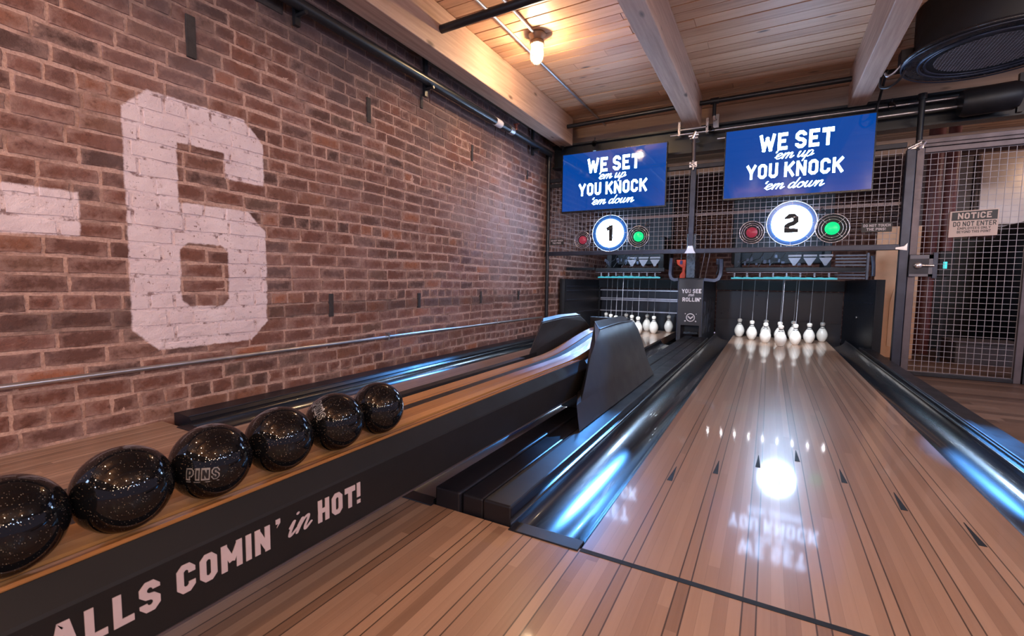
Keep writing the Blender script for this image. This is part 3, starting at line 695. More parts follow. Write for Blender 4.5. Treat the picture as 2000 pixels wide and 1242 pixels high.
mb = MB(); mb.sweep([(-2.517, -.1), (-2.517, .03), (-2.50, .034), (-2.385, .030), (-2.364, .014), (-2.364, -.1)], [1.15, 5.9]); mb.build('curb_body', M['beam_cap'], t)
mb = MB(); mb.tube([(-2.385, 1.15, .031), (-2.385, 5.9, .031)], .003, 6); mb.build('edge_strip', M['blue_steel'], t)

# ------------------------------------------------------------------ ball return
RX = -0.868
t = thing('ball_return', 'black ball return with oak rails and lettered side panel', 'ball return', (-.93, 1.0, .0))
def rise(y):
    if y < 2.15: return 0.0
    f = min(1, (y-2.15)/.95); return .085*f*f*(3-2*f)
ys = [-.35, 2.1] + [2.15+.05*i for i in range(20)]
def strip(prof, name, mat, yr=ys): mb = MB(); mb.sweep(prof, yr, rise); return mb.build(name, mat, t)
strip([(-.948, .250), (-.948, .297), (-.942, .301), (-.915, .2955), (-.885, .2915), (-.875, .290), (-.875, .250)], 'oak_rail', M['oak'])
strip([(-.860, .250), (-.860, .290), (-.848, .2905), (-.838, .294), (-.832, .298), (-.826, .299), (-.8225, .296), (-.8225, .250)], 'oak_rail', M['oak'], [-.35, 2.2])
strip([(-1.050, .250), (-1.050, .300), (-1.042, .303), (-.990, .299), (-.985, .295), (-.985, .250)], 'oak_rail', M['oak'])
strip([(-1.088, .240), (-1.088, .256), (-.822, .256), (-.822, .240)], 'bed', M['black'])
strip([(-.984, .250), (-.984, .2975), (-.949, .2975), (-.949, .250)], 'bumper_strip', M['black'])
strip([(-.874, .250), (-.874, .284), (-.861, .284), (-.861, .250)], 'bumper_strip', M['black'], [-.35, 2.2])
strip([(-1.09, .25), (-1.09, .309), (-1.055, .309), (-1.052, .25)], 'bumper_strip', M['black'], [-.35, 2.05])
yp = [-.35, 2.26]
mb = MB(); mb.sweep([(-.79, .145), (-.79, .254), (-.7925, .259), (-.8195, .2945), (-.8215, .2945), (-.8215, .25), (-.806, .24), (-.806, .145)], yp); mb.build('side_panel', M['black_panel'], t)
mb = MB(); mb.sweep([(-1.106, .145), (-1.106, .29), (-1.092, .308), (-1.09, .145)], yp); mb.build('side_panel', M['black_panel'], t)
boxobj('bottom_plate', (-1.09, -.806, -.35, 2.26, .145, .157), M['black'], t)
boxobj('edge_trim', (-.7905, -.7875, -.35, 2.26, .143, .1475), M['grey_steel'], t)
boxobj('support_leg', (-1.08, -1.02, .0, .08, 0, .146), M['black'], t)
boxobj('support_leg', (-1.08, -1.02, 1.0, 1.06, 0, .146), M['black'], t)
# lettering on the panel, reading away from the camera
mb = MB(); XP = -.79; UP = (0, 0, 1); DP = (.0012, 0, 0)
line_fit(mb, 'b', "BALLS", .21, (XP, .172, .192), (XP, .331, .190), .047, UP, DP, wk=.36, gap=.14)
mb.build('lettering', M['panel_print'], t); mb = MB(); line_fit(mb, 'b', "COMIN", .21, (XP, .3535, .190), (XP, .509, .188), .047, UP, DP, wk=.36, gap=.14)
mb.prism([(XP, .521, .238), (XP, .530, .238), (XP, .530, .230), (XP, .523, .222), (XP, .526, .229), (XP, .521, .229)], DP)
mb.build('lettering', M['panel_print'], t); mb = MB(); line_fit(mb, 'b', "HOT", .21, (XP, .614, .188), (XP, .712, .186), .047, UP, DP, wk=.36, gap=.14)
line_fit(mb, 'b', "!", .21, (XP, .717, .185), (XP, .727, .185), .049, UP, DP, wk=.36, gap=.14)
mb.build('lettering', M['panel_print'], t); mb = MB(); line_fit(mb, 's', "in", .17, (XP, .543, .193), (XP, .592, .193), .026, UP, DP)
mb.build('lettering', M['panel_print'], t)
# two fins of the hood where the balls come up
def fin(sx, pts_o, pts_i, name):
    """outer face pts_o, inner face pts_i (same count) joined to a solid"""
    n = len(pts_o); mb = MB()
    mb.add(pts_o+pts_i, [tuple(range(n)), tuple(range(2*n-1, n-1, -1))] + [(i, n+i, n+(i+1) % n, (i+1) % n) for i in range(n)])
    return mb.build(name, M['hood'], t, .006, 2)
# rows: z, outer x, outer front y, outer back y, inner x, inner front y
rowsf = [(.061, -.672, 1.82, 3.27, -.80, 2.18), (.110, -.690, 1.845, 3.245, -.80, 2.15), (.158, -.706, 1.87, 3.228, -.80, 2.13), (.162, -.7065, 1.925, 3.227, -.80, 2.17), (.20, -.718, 1.99, 3.215, -.80, 2.20),
         (.26, -.733, 2.07, 3.20, -.80, 2.25), (.32, -.748, 2.15, 3.185, -.815, 2.32), (.38, -.768, 2.28, 3.17, -.84, 2.43), (.430, -.790, 2.42, 3.14, -.862, 2.54), (.437, -.797, 2.45, 3.10, -.866, 2.55)]
mb = MB()
po = [[(ox, fy+(by_-fy)*k/6, z) for k in range(7)] for z, ox, fy, by_, ix, iy in rowsf]
pi_ = [[(ix, iy+(by_-iy)*k/6, z+(.032 if z > .42 else 0)) for k in range(7)] for z, ox, fy, by_, ix, iy in rowsf]
vs = [p for r in po for p in r]; n7 = 7
mb.add(vs, [(i*n7+k, i*n7+k+1, (i+1)*n7+k+1, (i+1)*n7+k) for i in range(len(po)-1) for k in range(6)], True)
mb.add([p for r in pi_ for p in r], [(i*n7+k, i*n7+k+1, (i+1)*n7+k+1, (i+1)*n7+k) for i in range(len(po)-1) for k in range(6)], True)
for e in (0, 6):
    mb.add([q for r, r2_ in zip(po, pi_) for q in (r[e], r2_[e])], [(2*i, 2*i+1, 2*i+3, 2*i+2) for i in range(len(po)-1)])
mb.add(po[-1]+pi_[-1], [(k, k+1, 8+k, 7+k) for k in range(6)], True)
mb.add(po[0]+pi_[0], [(k, k+1, 8+k, 7+k) for k in range(6)])
mb.build('hood_fin', M['hood'], t)
li = [(-1.10, 2.17, .150), (-1.10, 2.19, .312), (-1.103, 2.35, .464), (-1.103, 2.65, .474), (-1.10, 2.93, .470), (-1.09, 3.02, .43), (-1.085, 3.16, .35), (-1.085, 3.2, .15)]
lo = [(-1.20, 2.42, .150), (-1.19, 2.40, .312), (-1.145, 2.44, .482), (-1.145, 2.68, .490), (-1.145, 2.97, .484), (-1.18, 3.10, .43), (-1.19, 3.22, .35), (-1.19, 3.26, .15)]
fin(-1, li, lo, 'hood_fin')
mb = MB(); mb.prism([(-1.085, 2.30, .065), (-1.085, 3.19, .065), (-1.085, 3.14, .30), (-1.085, 2.30, .235)], (.27, 0, 0)); mb.build('hood_core', M['black'], t)
boxobj('hood_foot', (-.90, -.79, 2.16, 2.9, .061, .144), M['black'], t)
mb = MB(); mb.tube([(-.795, 2.425, .437), (-.799, 2.80, .445), (-.794, 3.10, .434)], .0045, 8); mb.build('edge_trim', M['blue_steel'], t)
mb = MB(); mb.tube([(-1.103, 2.34, .466), (-1.103, 2.66, .477), (-1.099, 2.93, .473)], .004, 8); mb.build('edge_trim', M['blue_steel'], t)
boxobj('hood_mouth', (-1.083, -.812, 3.095, 3.12, .272, .452), M['black'], t)

# balls
BR = .0655; BZ = .2985+BR-.003
lab = ['speckled black ball at the left edge of the photo, nearest on the rack', 'speckled black ball between the nearest ball and the lettered one',
       'black ball marked PINS on its side', 'speckled black ball just beyond the ball marked PINS',
       'black ball with a white mark at its top left, second from the far end', 'speckled black ball at the far end of the row']
def sphere(c, r, nu=48, nv=28):
    mb = MB(); mb.lathe([(r*math.sin(PI*k/nv), -r*math.cos(PI*k/nv)) for k in range(nv+1)], nu, c); return mb
by = [.192, .322, .453, .587, .7265, .862]
def ball_logo(parent, c, d, upv, size, txt):
    """letters laid on the ball, centred on direction d"""
    d = Vector(d).normalized(); u = Vector(upv); u = (u-d*u.dot(d)).normalized(); r = u.cross(d)
    for k, (tt, mt, lift) in enumerate(((.30, M['logo_print'], 1.004), (.15, M['black'], 1.010))):
        quads, W = text_2d(txt, .30, .26, .10)
        if k == 1:
            quads, W2 = [], W
            x = 0
            for ch in txt:
                wd, st = G[ch]; wv = wd*.26
                for s_ in st:
                    cl = s_[-1] == 'c'
                    p = [Vector((x+.15+q[0]*wv, .15+q[1]*.70)) for q in s_ if q not in ('c', 'n')]
                    quads += ribbon(p, tt, cl, False)
                x += wv+.30+.10
        elif k == 0:
            quads = quads + [(Vector((0, -.18)), Vector((W, -.18)), Vector((W, -.12)), Vector((0, -.12)))]
        mb = MB()
        for q in quads:
            n = 3; vs = []; fs = []
            for a in range(n+1):
                for b_ in range(n+1):
                    p = q[0].lerp(q[1], a/n).lerp(q[3].lerp(q[2], a/n), b_/n)
                    pu, pv = (p.x-W/2)*size/BR, (p.y-.5)*size/BR
                    vec = (d + r*math.tan(pu) + u*math.tan(pv)).normalized()
                    vs.append(Vector(c)+vec*BR*lift)
            for a in range(n):
                for b_ in range(n): fs.append((a*(n+1)+b_, (a+1)*(n+1)+b_, (a+1)*(n+1)+b_+1, a*(n+1)+b_+1))
            mb.add(vs, fs, True)
        mb.build('logo' if k == 0 else 'logo_fill', mt, parent, fix=False)
for i, yb in enumerate(by):
    c = (RX, yb, BZ)
    tb = thing('bowling_ball', lab[i], 'bowling ball', c, 'black bowling balls on the ball return')
    o = sphere(c, BR).build('ball_shell', M['ball'], tb)
    if i == 2: ball_logo(tb, c, (.90, -.74, .0), (0.0, .10, 1), .0215, 'PINS')
    if i == 4: ball_logo(tb, c, (.10, -.70, .58), (.5, .3, .5), .022, 'PINS')

# ------------------------------------------------------------------ pins
def make_pin(label, group, loc):
    t = thing('bowling_pin', label, 'bowling pin', loc, group)
    prof = [(0, 0), (.026, 0), (.032, .004), (.042, .020), (.0545, .045), (.0605, .072), (.0595, .096), (.051, .124), (.037, .150), (.0245, .170), (.0195, .183), (.0198, .192), (.0255, .205), (.0285, .218), (.0265, .231), (.017, .2395), (0, .2415)]
    def mk(name, pf, mat):
        mb = MB(); mb.lathe(pf, 24, (0, 0, 0)); o = mb.build(name, mat); o.parent = t; return o
    mk('pin_body', prof, M['white_pin'])
    mk('neck_stripe', [(.0292, .1645), (.0252, .1705), (.0238, .1735)], M['pin_stripe'])
    mk('neck_stripe', [(.0206, .182), (.0203, .188), (.0212, .1945)], M['pin_stripe'])
    mb = MB(); mb.tube([(0, 0, .2405), (.003, .002, .40), (.010, .004, .765)], .0026, 6); s = mb.build('string', M['string']); s.parent = t
    return t
rows = [(0,), (-.5, .5), (-1, 0, 1), (-1.5, -.5, .5, 1.5)]
ptxt = [['white pin standing alone at the front of the rack on %s'], ['left pin of the second row on %s', 'right pin of the second row on %s'],
        ['left pin of the third row on %s', 'white pin right behind the front pin in the third row on %s', 'right pin of the third row on %s'],
        ['white pin at the left corner of the back row on %s', 'inner left pin of the back row on %s', 'inner right pin of the back row on %s', 'white pin at the right corner of the back row on %s']]
proto = None
for cxl, nm in ((.141, 'the foreground lane'), (-1.675, 'the left lane')):
    for r, xs in enumerate(rows):
        for k, fx in enumerate(xs):
            loc = (cxl + fx*.3048, 6.01 + r*.264, 0.0); gname = 'string pins on ' + nm
            if proto is None: proto = make_pin(ptxt[r][k] % nm, gname, loc)
            else: dup(proto, loc, ptxt[r][k] % nm, gname)

# ------------------------------------------------------------------ pit: walls, cushions, pinsetter frames
def slab(name, a, b, th, z0, z1, mat, parent=None, bevel=.003):
    """vertical board from plan point a to b, thickness vector th"""
    mb = MB(); mb.prism([(a[0], a[1], z0), (b[0], b[1], z0), (b[0], b[1], z1), (a[0], a[1], z1)], th); return mb.build(name, mat, parent, bevel)
t = thing('pit_side_wall', 'black kickback wall with scuffed face right of the foreground pins', 'pit wall', (.96, 6, 0))
slab('board', (.955, 5.98), (.83, 7.12), (.06, 0.006, 0), -.16, .755, M['pit_panel'], t)
slab('front_post', (.955, 5.94), (1.03, 5.95), (0, .04, 0), -.10, .755, M['black'], t)
slab('seam_strip', (.950, 6.02), (.826, 7.10), (-.004, 0, 0), .50, .512, M['blue_steel'], t)
mb = MB(); mb.lathe([(0, 0), (.014, .0), (.014, .012), (0, .014)], 10, (0, 0, 0)); o = mb.build('bolt', M['galv'], t); o.matrix_parent_inverse = Matrix(); o.rotation_euler = (0, -PI/2, 0); o.location = (.93-.96-.035, .52, .33)
mb = MB(); mb.tube([(.93, 5.98, .79), (.93, 6.0, .90), (.915, 6.0, 1.0)], .018, 10); mb.build('gas_strut', M['blue_steel'], t)
t = thing('pit_side_wall', 'black kickback wall beside the brick at the end of the left lane', 'pit wall', (-2.45, 6, 0))
slab('board', (-2.43, 5.90), (-2.34, 7.12), (-.06, 0, 0), -.16, .735, M['pit_panel'], t)
slab('front_post', (-2.43, 5.87), (-2.50, 5.86), (0, .04, 0), -.10, .735, M['black'], t)
for z in (.565, .625, .44, .26):
    slab('rub_rail', (-2.424, 5.93), (-2.334, 7.10), (.004, 0, 0), z, z+.016, M['blue_steel'], t)
def cushion(x0, x1, label, bands):
    t = thing('pit_cushion', label, 'pit cushion', ((x0+x1)/2, 7.15, 0), 'pit cushions behind the pins')
    mb = MB(); mb.box(x0, x1, 7.16, 7.22, -.16, .60)
    mb.box(x0, x1, 7.14, 7.16, -.12, .20); mb.box(x0, x1, 7.145, 7.16, .22, .58)
    mb.build('padded_roll', M['curtain'], t)
    boxobj('header_board', (x0, x1, 7.05, 7.10, .61, .745), M['numeral'], t, .004)
    for z in bands: boxobj('rub_rail', (x0, x1, 7.085, 7.105, z, z+.017), M['galv'], t)
    return t
cushion(-.64, .825, 'dark pit cushion behind the foreground pins', [])
cushion(-2.33, -1.0, 'dark pit cushion with bright horizontal rails at the end of the left lane', [.25, .42, .445, .57, .625])
boxobj('corner_post', (-2.37, -2.32, 7.06, 7.12, -.1, .74), M['black'], bpy.data.objects['pit_cushion.001'])

def tray_mat():
    m, nt, b = new_mat('clear_tray'); nt.nodes.remove(b)
    tr = N(nt, 'ShaderNodeBsdfTransparent'); tr.inputs[0].default_value = (.75, .93, .95, 1)
    gl = N(nt, 'ShaderNodeBsdfGlossy'); gl.inputs['Roughness'].default_value = .12; mx = N(nt, 'ShaderNodeMixShader'); mx.inputs[0].default_value = .12
    nt.links.new(tr.outputs[0], mx.inputs[1]); nt.links.new(gl.outputs[0], mx.inputs[2]); nt.links.new(mx.outputs[0], nt.nodes['Material Output'].inputs[0]); return m
M['tray'] = tray_mat()
def pinsetter(cxl, x0, x1, label, rail_end):
    t = thing('pinsetter', label, 'pinsetter', (cxl, 6.2, .8), 'string pinsetters')
    boxobj('cross_rail', (x0-.02, rail_end, 6.05, 6.11, .838, .885), M['black'], t, .004)
    boxobj('lower_rail', (x0, x1, 5.985, 6.0, .822, .830), M['grey_steel'], t)
    boxobj('string_tray', (x0+.05, x1, 5.96, 6.95, .758, .762), M['tray'], t)
    # the lit front edge of the tray, scalloped
    mb = MB(); n = 40; pts_t = []; xa, xb = x0+.05, x1
    for k in range(n):
        xa0 = xa+(xb-xa)*k/n; xa1 = xa+(xb-xa)*(k+1)/n; hgt = .012+.006*abs(math.sin(k*.8)) + .006*math.exp(-((k-n/2)/5)**2)
        mb.box(xa0, xa1, 5.945, 5.958, .752, .752+hgt*1.3)
    mb.build('tray_edge', M['teal_glow'], t)
    for k in range(8):
        x = xa+.03+(xb-xa-.1)*k/7
        mb = MB(); mb.tube([(x, 5.99, .778), (x, 5.99, .822)], .010, 10); mb.build('guide_tube', M['white_plastic'], t)
    mb = MB(); mb.box(x0+.05, x0+.12, 6.3, 6.8, .89, 1.3); mb.box(x1-.1, x1-.03, 6.3, 6.8, .89, 1.3); mb.box(x0+.0, x1+.0, 6.6, 6.8, .95, 1.80); mb.build('housing_with_dark_backing', M['numeral'], t, .008)  # the tall rear block is added to darken the view through the mesh
    for k in range(3):
        x = cxl+.10+k*.145
        mb = MB(); mb.prism([(x-.06, 6.06, .99), (x+.06, 6.06, .99), (x+.01, 6.06, .905), (x-.01, 6.06, .905)], (0, .006, 0)); mb.build('string_guide', M['white_plastic'], t)
        boxobj('guide_bar', (x-.06, x+.065, 6.055, 6.062, 1.004, 1.024), M['white_plastic'], t)
    mb = MB()
    for k in range(14):
        x = x0+.08+.6*rnd.random()*(x1-x0); z = .90+.10*rnd.random(); mb.box(x, x+.012+.02*rnd.random(), 6.05, 6.07, z, z+.02+.03*rnd.random())
    mb.build('fittings', M['blue_steel'], t)
    mb = MB()
    for k in range(5):
        x = x0+.1+k*.11; mb.tube([(x, 6.1, .90), (x+.04, 6.12, .96), (x+.12, 6.1, .99), (x+.16, 6.1, 1.06)], .005, 6)
    mb.build('cables', M['pipe'], t)
    return t
pinsetter(.131, -.44, .625, 'string pinsetter frame with teal lit edge above the foreground pins', .87)
pinsetter(-1.675, -2.04, -1.19, 'string pinsetter frame with teal lit edge above the left lane pins', -1.16)
tag(MB().box(-2.46, -2.36, 5.98, 6.05, .855, .895).box(-2.37, -2.06, 6.0, 6.04, .855, .89).build('support_arm', M['black'], None, .004), 'black arm from the wall side to the left lane pinsetter', 'bracket')
t = thing('louvre_panel', 'white slatted panel behind the cage right of the string guides', 'vent', (.75, 6.35, .9))
for k in range(8): boxobj('slat', (.64, .92, 6.36, 6.38, .765+k*.036, .765+k*.036+.018), M['white_plastic'], t)
boxobj('frame', (.925, .945, 6.35, 6.39, .76, 1.05), M['white_plastic'], t)

# LED bars over the pins
def led_bar(cxl, label):
    t = thing('led_bar', label, 'light', (cxl, 5.93, 1.07), 'led bars above the pins')
    boxobj('bar', (cxl-.66, cxl+.66, 5.92, 5.95, 1.072, 1.09), M['black'], t)
    for k in range(9):
        x = cxl-.58+k*.145
        mb = MB(); mb.lathe([(0, -.010), (.006, -.008), (.009, 0), (0, 0)], 12, (x, 5.93, 1.072)); mb.build('led', M['led'], t)
        light('led_light', 'SPOT', (x, 5.50, 1.052), 13, (.90, .93, 1.0), .006, (math.radians(41), 0, 0), None, .82)
led_bar(.02, 'row of small white LEDs above the foreground pins'); led_bar(-1.675, 'row of small white LEDs above the left lane pins')

# ------------------------------------------------------------------ pedestal between the lanes
t = thing('pit_pedestal', 'black pedestal between the lanes lettered YOU SEE me ROLLIN', 'pedestal', (-.83, 6.0, 0))
mb = MB(); mb.box(-.970, -.945, 5.97, 7.12, -.16, .735); mb.build('side_board', M['pit_panel'], t, .003)
mb = MB(); mb.prism([(-.688, 5.97, -.16), (-.652, 7.12, -.16), (-.652, 7.12, .735), (-.688, 5.97, .735)], (-.02, 0, 0)); mb.build('side_board', M['pit_panel'], t, .003)
mb = MB(); mb.prism([(-.972, 5.95, -.05), (-.925, 5.95, -.05), (-.925, 5.95, .185), (-.715, 5.95, .185), (-.715, 5.95, -.05), (-.684, 5.95, -.05), (-.684, 5.95, .745), (-.965, 5.95, .745)], (0, .022, 0)); mb.build('front_panel', M['hood'], t, .002)
boxobj('cap', (-.970, -.684, 5.95, 7.10, .745, .757), M['black'], t)
boxobj('chute_mouth', (-.925, -.715, 6.10, 6.12, .061, .19), M['black'], t)
boxobj('chute_roller', (-.90, -.74, 6.02, 6.05, .075, .10), M['black_gloss'], t)
boxobj('edge_trim', (-.690, -.6835, 5.944, 5.951, .0, .745), M['blue_steel'], t); boxobj('edge_trim', (-.974, -.968, 5.944, 5.951, 0, .745), M['blue_steel'], t)
slab('seam_strip', (-.686, 5.98), (-.648, 7.1), (.004, 0, 0), .50, .512, M['blue_steel'], t)
mb = MB()
for k in range(60):
    yy = 6.05+rnd.random()*1.0; z0 = .06+rnd.random()*.36; L = .03+rnd.random()*.08; xx = -.688+.036*(yy-5.97)/1.15
    mb.box(xx, xx+.0025, yy, yy+.006+rnd.random()*.02, z0, min(z0+L, .49))
mb.build('scuff_pattern', M['blue_steel'], t)
mb = MB(); D = (0, -.0015, 0); YP = 5.9495; s6 = YP/6.0
def q6(x, z): return (x*s6, YP, CAM_Z+(z-CAM_Z)*s6)
line_fit(mb, 'b', 'YOU SEE', .20, q6(-.934, .574), q6(-.711, .578), .049, UP, D)
mb.build('lettering', M['white_print'], t); mb = MB(); line_fit(mb, 'b', "ROLLIN'", .20, q6(-.924, .472), q6(-.712, .474), .049, UP, D)
mb.build('lettering', M['white_print'], t); mb = MB(); line_fit(mb, 's', 'me', .16, q6(-.860, .536), q6(-.795, .540), .026, UP, D)
mb.build('lettering', M['white_print'], t)
mb = MB(); c6 = q6(-.823, .277); mb.torus((c6[0], YP-.001, c6[2]), .046, .0055, 28, 6)
mb2 = ribbon([Vector((-.024, .010)), Vector((0, -.012)), Vector((.024, .010))], .014)
put_text(mb, mb2, (c6[0], YP, c6[2]), (1, 0, 0), (0, 0, 1), D)
for dx, dz in ((-.06, -.045), (.06, -.045), (-.06, .045), (.065, .045)): mb.lathe([(0, .004), (.010 if dz < 0 else .006, .003), (.010 if dz < 0 else .006, 0)], 10, (c6[0]+dx, YP, c6[2]+dz), axis='Y')
mb.build('emblem', M['white_print'], t)
def hook(pts, name):
    mb = MB(); n = len(pts); p = [Vector(q) for q in pts]
    rb = ribbon(p, .034, False, False)
    for q in rb: mb.prism([(v.x, 5.93, v.y) for v in q], (0, .12, 0))
    return mb.build(name, M['blue_steel'], t)
hook([(-1.062, 1.00), (-1.068, .90), (-1.070, .80), (-1.055, .755), (-1.02, .735), (-.975, .742)], 'fork_bracket')
hook([(-.505, .98), (-.500, .88), (-.505, .80), (-.525, .750), (-.565, .730), (-.68, .742)], 'fork_bracket')
# machine parts standing on the pedestal
tag(MB().box(-.905, -.80, 6.05, 6.5, .758, 1.30).build('motor_box', M['black_gloss'], None, .006), 'dark motor box standing on the pedestal', 'machine')
t = thing('orange_guard', 'bright orange plastic guard beside the pedestal top', 'guard', (-.97, 6.1, .758))
mb = MB(); mb.prism([(-1.03, 6.1, .985), (-.915, 6.1, .985), (-.915, 6.1, .90), (-.96, 6.1, .885), (-1.02, 6.1, .93)], (0, .03, 0)); mb.build('upper_shield', M['orange'], t, .006)
mb = MB(); mb.prism([(-.96, 6.1, .895), (-.915, 6.1, .90), (-.925, 6.1, .84), (-.915, 6.1, .80), (-.92, 6.1, .758), (-.985, 6.1, .758), (-.985, 6.1, .80), (-.955, 6.1, .84)], (0, .03, 0)); mb.build('lower_shield', M['orange'], t, .006)
mb = MB(); mb.tube([(-.97, 6.1, .985), (-.97, 6.12, 1.2)], .01, 8); mb.build('rod', M['dark_steel'], t)
boxobj('label_plate', (-.985, -.955, 6.094, 6.099, .93, .975), plain('purple_label', (.05, .05, .25), .5), t)
t = thing('lever_rods', 'pair of slanting grey rods rising from the pedestal', 'rods', (-.66, 6.1, .758))
for x in (-.755, -.695):
    mb = MB(); mb.tube([(x, 6.15, .758), (x+.035, 6.2, 1.05), (x+.04, 6.25, 1.3)], .008, 8); mb.build('rod', M['grey_steel'], t)
t = thing('solenoid', 'small blue grey cylinder beside the right fork bracket', 'machine part', (-.545, 5.98, .95))
mb = MB(); mb.tube([(-.535, 6.0, .985), (-.535, 6.0, .92)], .028, 16); mb.build('barrel', M['blue_steel'], t)
mb = MB(); mb.tube([(-.535, 6.0, .92), (-.535, 6.0, .86), (-.55, 6.0, .80)], .010, 10); mb.build('plunger', M['dark_steel'], t)

# ------------------------------------------------------------------ cage
YC = 5.40
def wire_panel(mb, x0, x1, z0, z1, y, s=.0500, r=.0019, holes=()):
    n = int((x1-x0)/s)
    for i in range(n+1):
        x = x0+(x1-x0)*i/n; mb.box(x-r, x+r, y-r, y+r, z0, z1)
    n = int((z1-z0)/s)
    for i in range(n+1):
        z = z0+(z1-z0)*i/n; mb.box(x0, x1, y+r*.6, y+r*2.4, z-r, z+r)
def cage_panel(x0, x1, label):
    t = thing('wire_cage', label, 'wire cage', ((x0+x1)/2, YC, 1.04), 'wire cage panels over the pits')
    mb = MB(); wire_panel(mb, x0+.02, x1-.02, 1.07, 1.93, YC+.02); mb.build('wire_mesh', M['wire'], t)
    boxobj('bottom_rail', (x0, x1, YC-.025, YC+.025, 1.018, 1.068), M['blue_steel'], t, .004)
    boxobj('top_rail', (x0, x1, YC-.02, YC+.02, 1.92, 1.965), M['dark_steel'], t, .004)
    boxobj('middle_rail', (x0, x1, YC+.026, YC+.05, 1.425, 1.455), M['grey_steel'], t, .003)
    return t
cage_panel(-2.455, -.797, 'wire mesh cage panel behind the left blue screen')
cage_panel(-.743, 1.012, 'wire mesh cage panel behind the right blue screen')
t = thing('cage_post', 'black pipe post against the brick wall at the cage corner', 'post', (-2.48, YC, 0))
mb = MB(); mb.tube([(-2.48, YC, -.11), (-2.48, YC, 2.30)], .022, 14); mb.build('pipe_post', M['pipe'], t)
mb = MB(); mb.tube([(-2.48, YC, 1.02), (-2.48, YC, 1.07)], .030, 14); mb.tube([(-2.48, YC, 2.24), (-2.48, YC, 2.30)], .040, 14); mb.build('collar', M['dark_steel'], t)
boxobj('arm', (-2.46, -2.30, YC-.02, YC+.02, 1.86, 1.90), M['pipe'], t)
t = thing('cage_post', 'steel post between the two blue screens', 'post', (-.77, YC, 1.0))
boxobj('square_post', (-.797, -.743, YC-.028, YC+.028, 1.07, 1.96), M['blue_steel'], t, .004)
mb = MB(); mb.tube([(-.775, YC, 1.96), (-.78, YC, 2.24)], .021, 12); mb.build('upper_rod', M['grey_steel'], t)
mb = MB(); mb.box(-.81, -.735, YC-.045, YC-.028, 1.93, 1.985); mb.tube([(-.80, YC-.05, 1.97), (-.745, YC-.05, 1.93)], .013, 8); mb.tube([(-.775, YC-.05, 2.0), (-.77, YC-.05, 1.90)], .012, 8); mb.build('clamp', M['chrome'], t)
mb = MB(); mb.tube([(-.83, YC-.03, 2.26), (-.73, YC-.03, 2.27)], .018, 8); mb.tube([(-.79, YC-.04, 2.23), (-.76, YC-.04, 2.30)], .016, 8); mb.box(-.82, -.74, YC-.02, YC+.15, 2.235, 2.25); mb.build('top_clamp', M['chrome'], t)
mb = MB(); mb.prism([(-.83, YC-.03, 1.018), (-.71, YC-.03, 1.018), (-.73, YC-.03, 1.05), (-.745, YC-.03, 1.10), (-.795, YC-.03, 1.10), (-.81, YC-.03, 1.05)], (0, .004, 0)); mb.build('foot_bracket', M['galv'], t, .002)
t = thing('cage_post', 'square steel post between cage and mesh door', 'post', (1.045, YC, 0))
boxobj('square_post', (1.012, 1.078, YC-.03, YC+.03, -.11, 1.90), M['blue_steel'], t, .004)
mb = MB(); mb.tube([(1.10, YC+.03, 1.92), (1.10, YC+.03, 2.36)], .024, 14); mb.build('upper_pipe', M['pipe'], t)
mb = MB(); mb.tube([(1.10, YC+.03, 2.33), (1.10, YC+.03, 2.38)], .033, 14); mb.build('pipe_cap', M['pipe'], t)
mb = MB(); mb.box(1.03, 1.12, YC-.045, YC-.01, 1.895, 1.93); mb.tube([(1.01, YC-.05, 1.90), (1.10, YC-.05, 1.945)], .014, 8); mb.tube([(1.08, YC-.05, 1.89), (1.13, YC-.02, 1.95)], .018, 8); mb.build('clamp', M['chrome'], t)
mb = MB(); mb.prism([(.98, YC-.034, 1.022), (1.065, YC-.034, 1.01), (1.065, YC-.034, 1.08), (1.04, YC-.034, 1.05), (.98, YC-.034, 1.04)], (0, .006, 0)); mb.build('foot_bracket', M['galv'], t, .002)

# mesh door
t = thing('mesh_door', 'steel framed wire mesh door at the right edge with a lock box', 'door', (1.45, YC, -.1))
boxobj('stile', (1.082, 1.135, YC-.025, YC+.02, -.11, 1.90), M['grey_steel'], t, .004)
boxobj('stile', (1.822, 1.868, YC-.025, YC+.02, -.11, 1.90), M['grey_steel'], t, .004)
boxobj('rail', (1.135, 1.822, YC-.025, YC+.02, 1.855, 1.90), M['grey_steel'], t, .004)
boxobj('rail', (1.135, 1.822, YC-.025, YC+.02, -.11, -.075), M['dark_steel'], t, .004)
mb = MB(); wire_panel(mb, 1.137, 1.820, -.073, 1.853, YC+.005, .0475, .0018); mb.build('wire_mesh', M['wire'], t)
lb = boxobj('lock_box', (1.080, 1.243, YC-.055, YC-.026, .778, .972), M['dark_steel'], t, .003)
mb = MB(); mb.box(1.085, 1.243, YC-.0575, YC-.055, .935, .968); mb.box(1.085, 1.243, YC-.0575, YC-.055, .780, .800); mb.box(1.215, 1.243, YC-.0575, YC-.055, .78, .968); mb.build('torn_tape', M['white_plastic'], lb)
boxobj('lock_plate', (1.243, 1.274, YC-.06, YC-.02, .762, .99), M['blue_steel'], t, .002)
mb = MB(); mb.lathe([(0, .03), (.018, .03), (.030, .016), (.030, 0)], 18, (1.143, YC-.055, .876), axis='Y'); mb.tube([(1.15, YC-.075, .876), (1.245, YC-.075, .874)], .010, 10); mb.build('knob', M['chrome'], t)
t = thing('cage_header', 'double steel tube running over the mesh door', 'rail', (1.5, YC, 1.93))
boxobj('tube', (1.08, 2.6, YC-.02, YC+.02, 1.935, 1.975), M['grey_steel'], t, .004)
boxobj('tube', (1.08, 2.6, YC-.03, YC+.01, 1.903, 1.932), M['grey_steel'], t, .004)
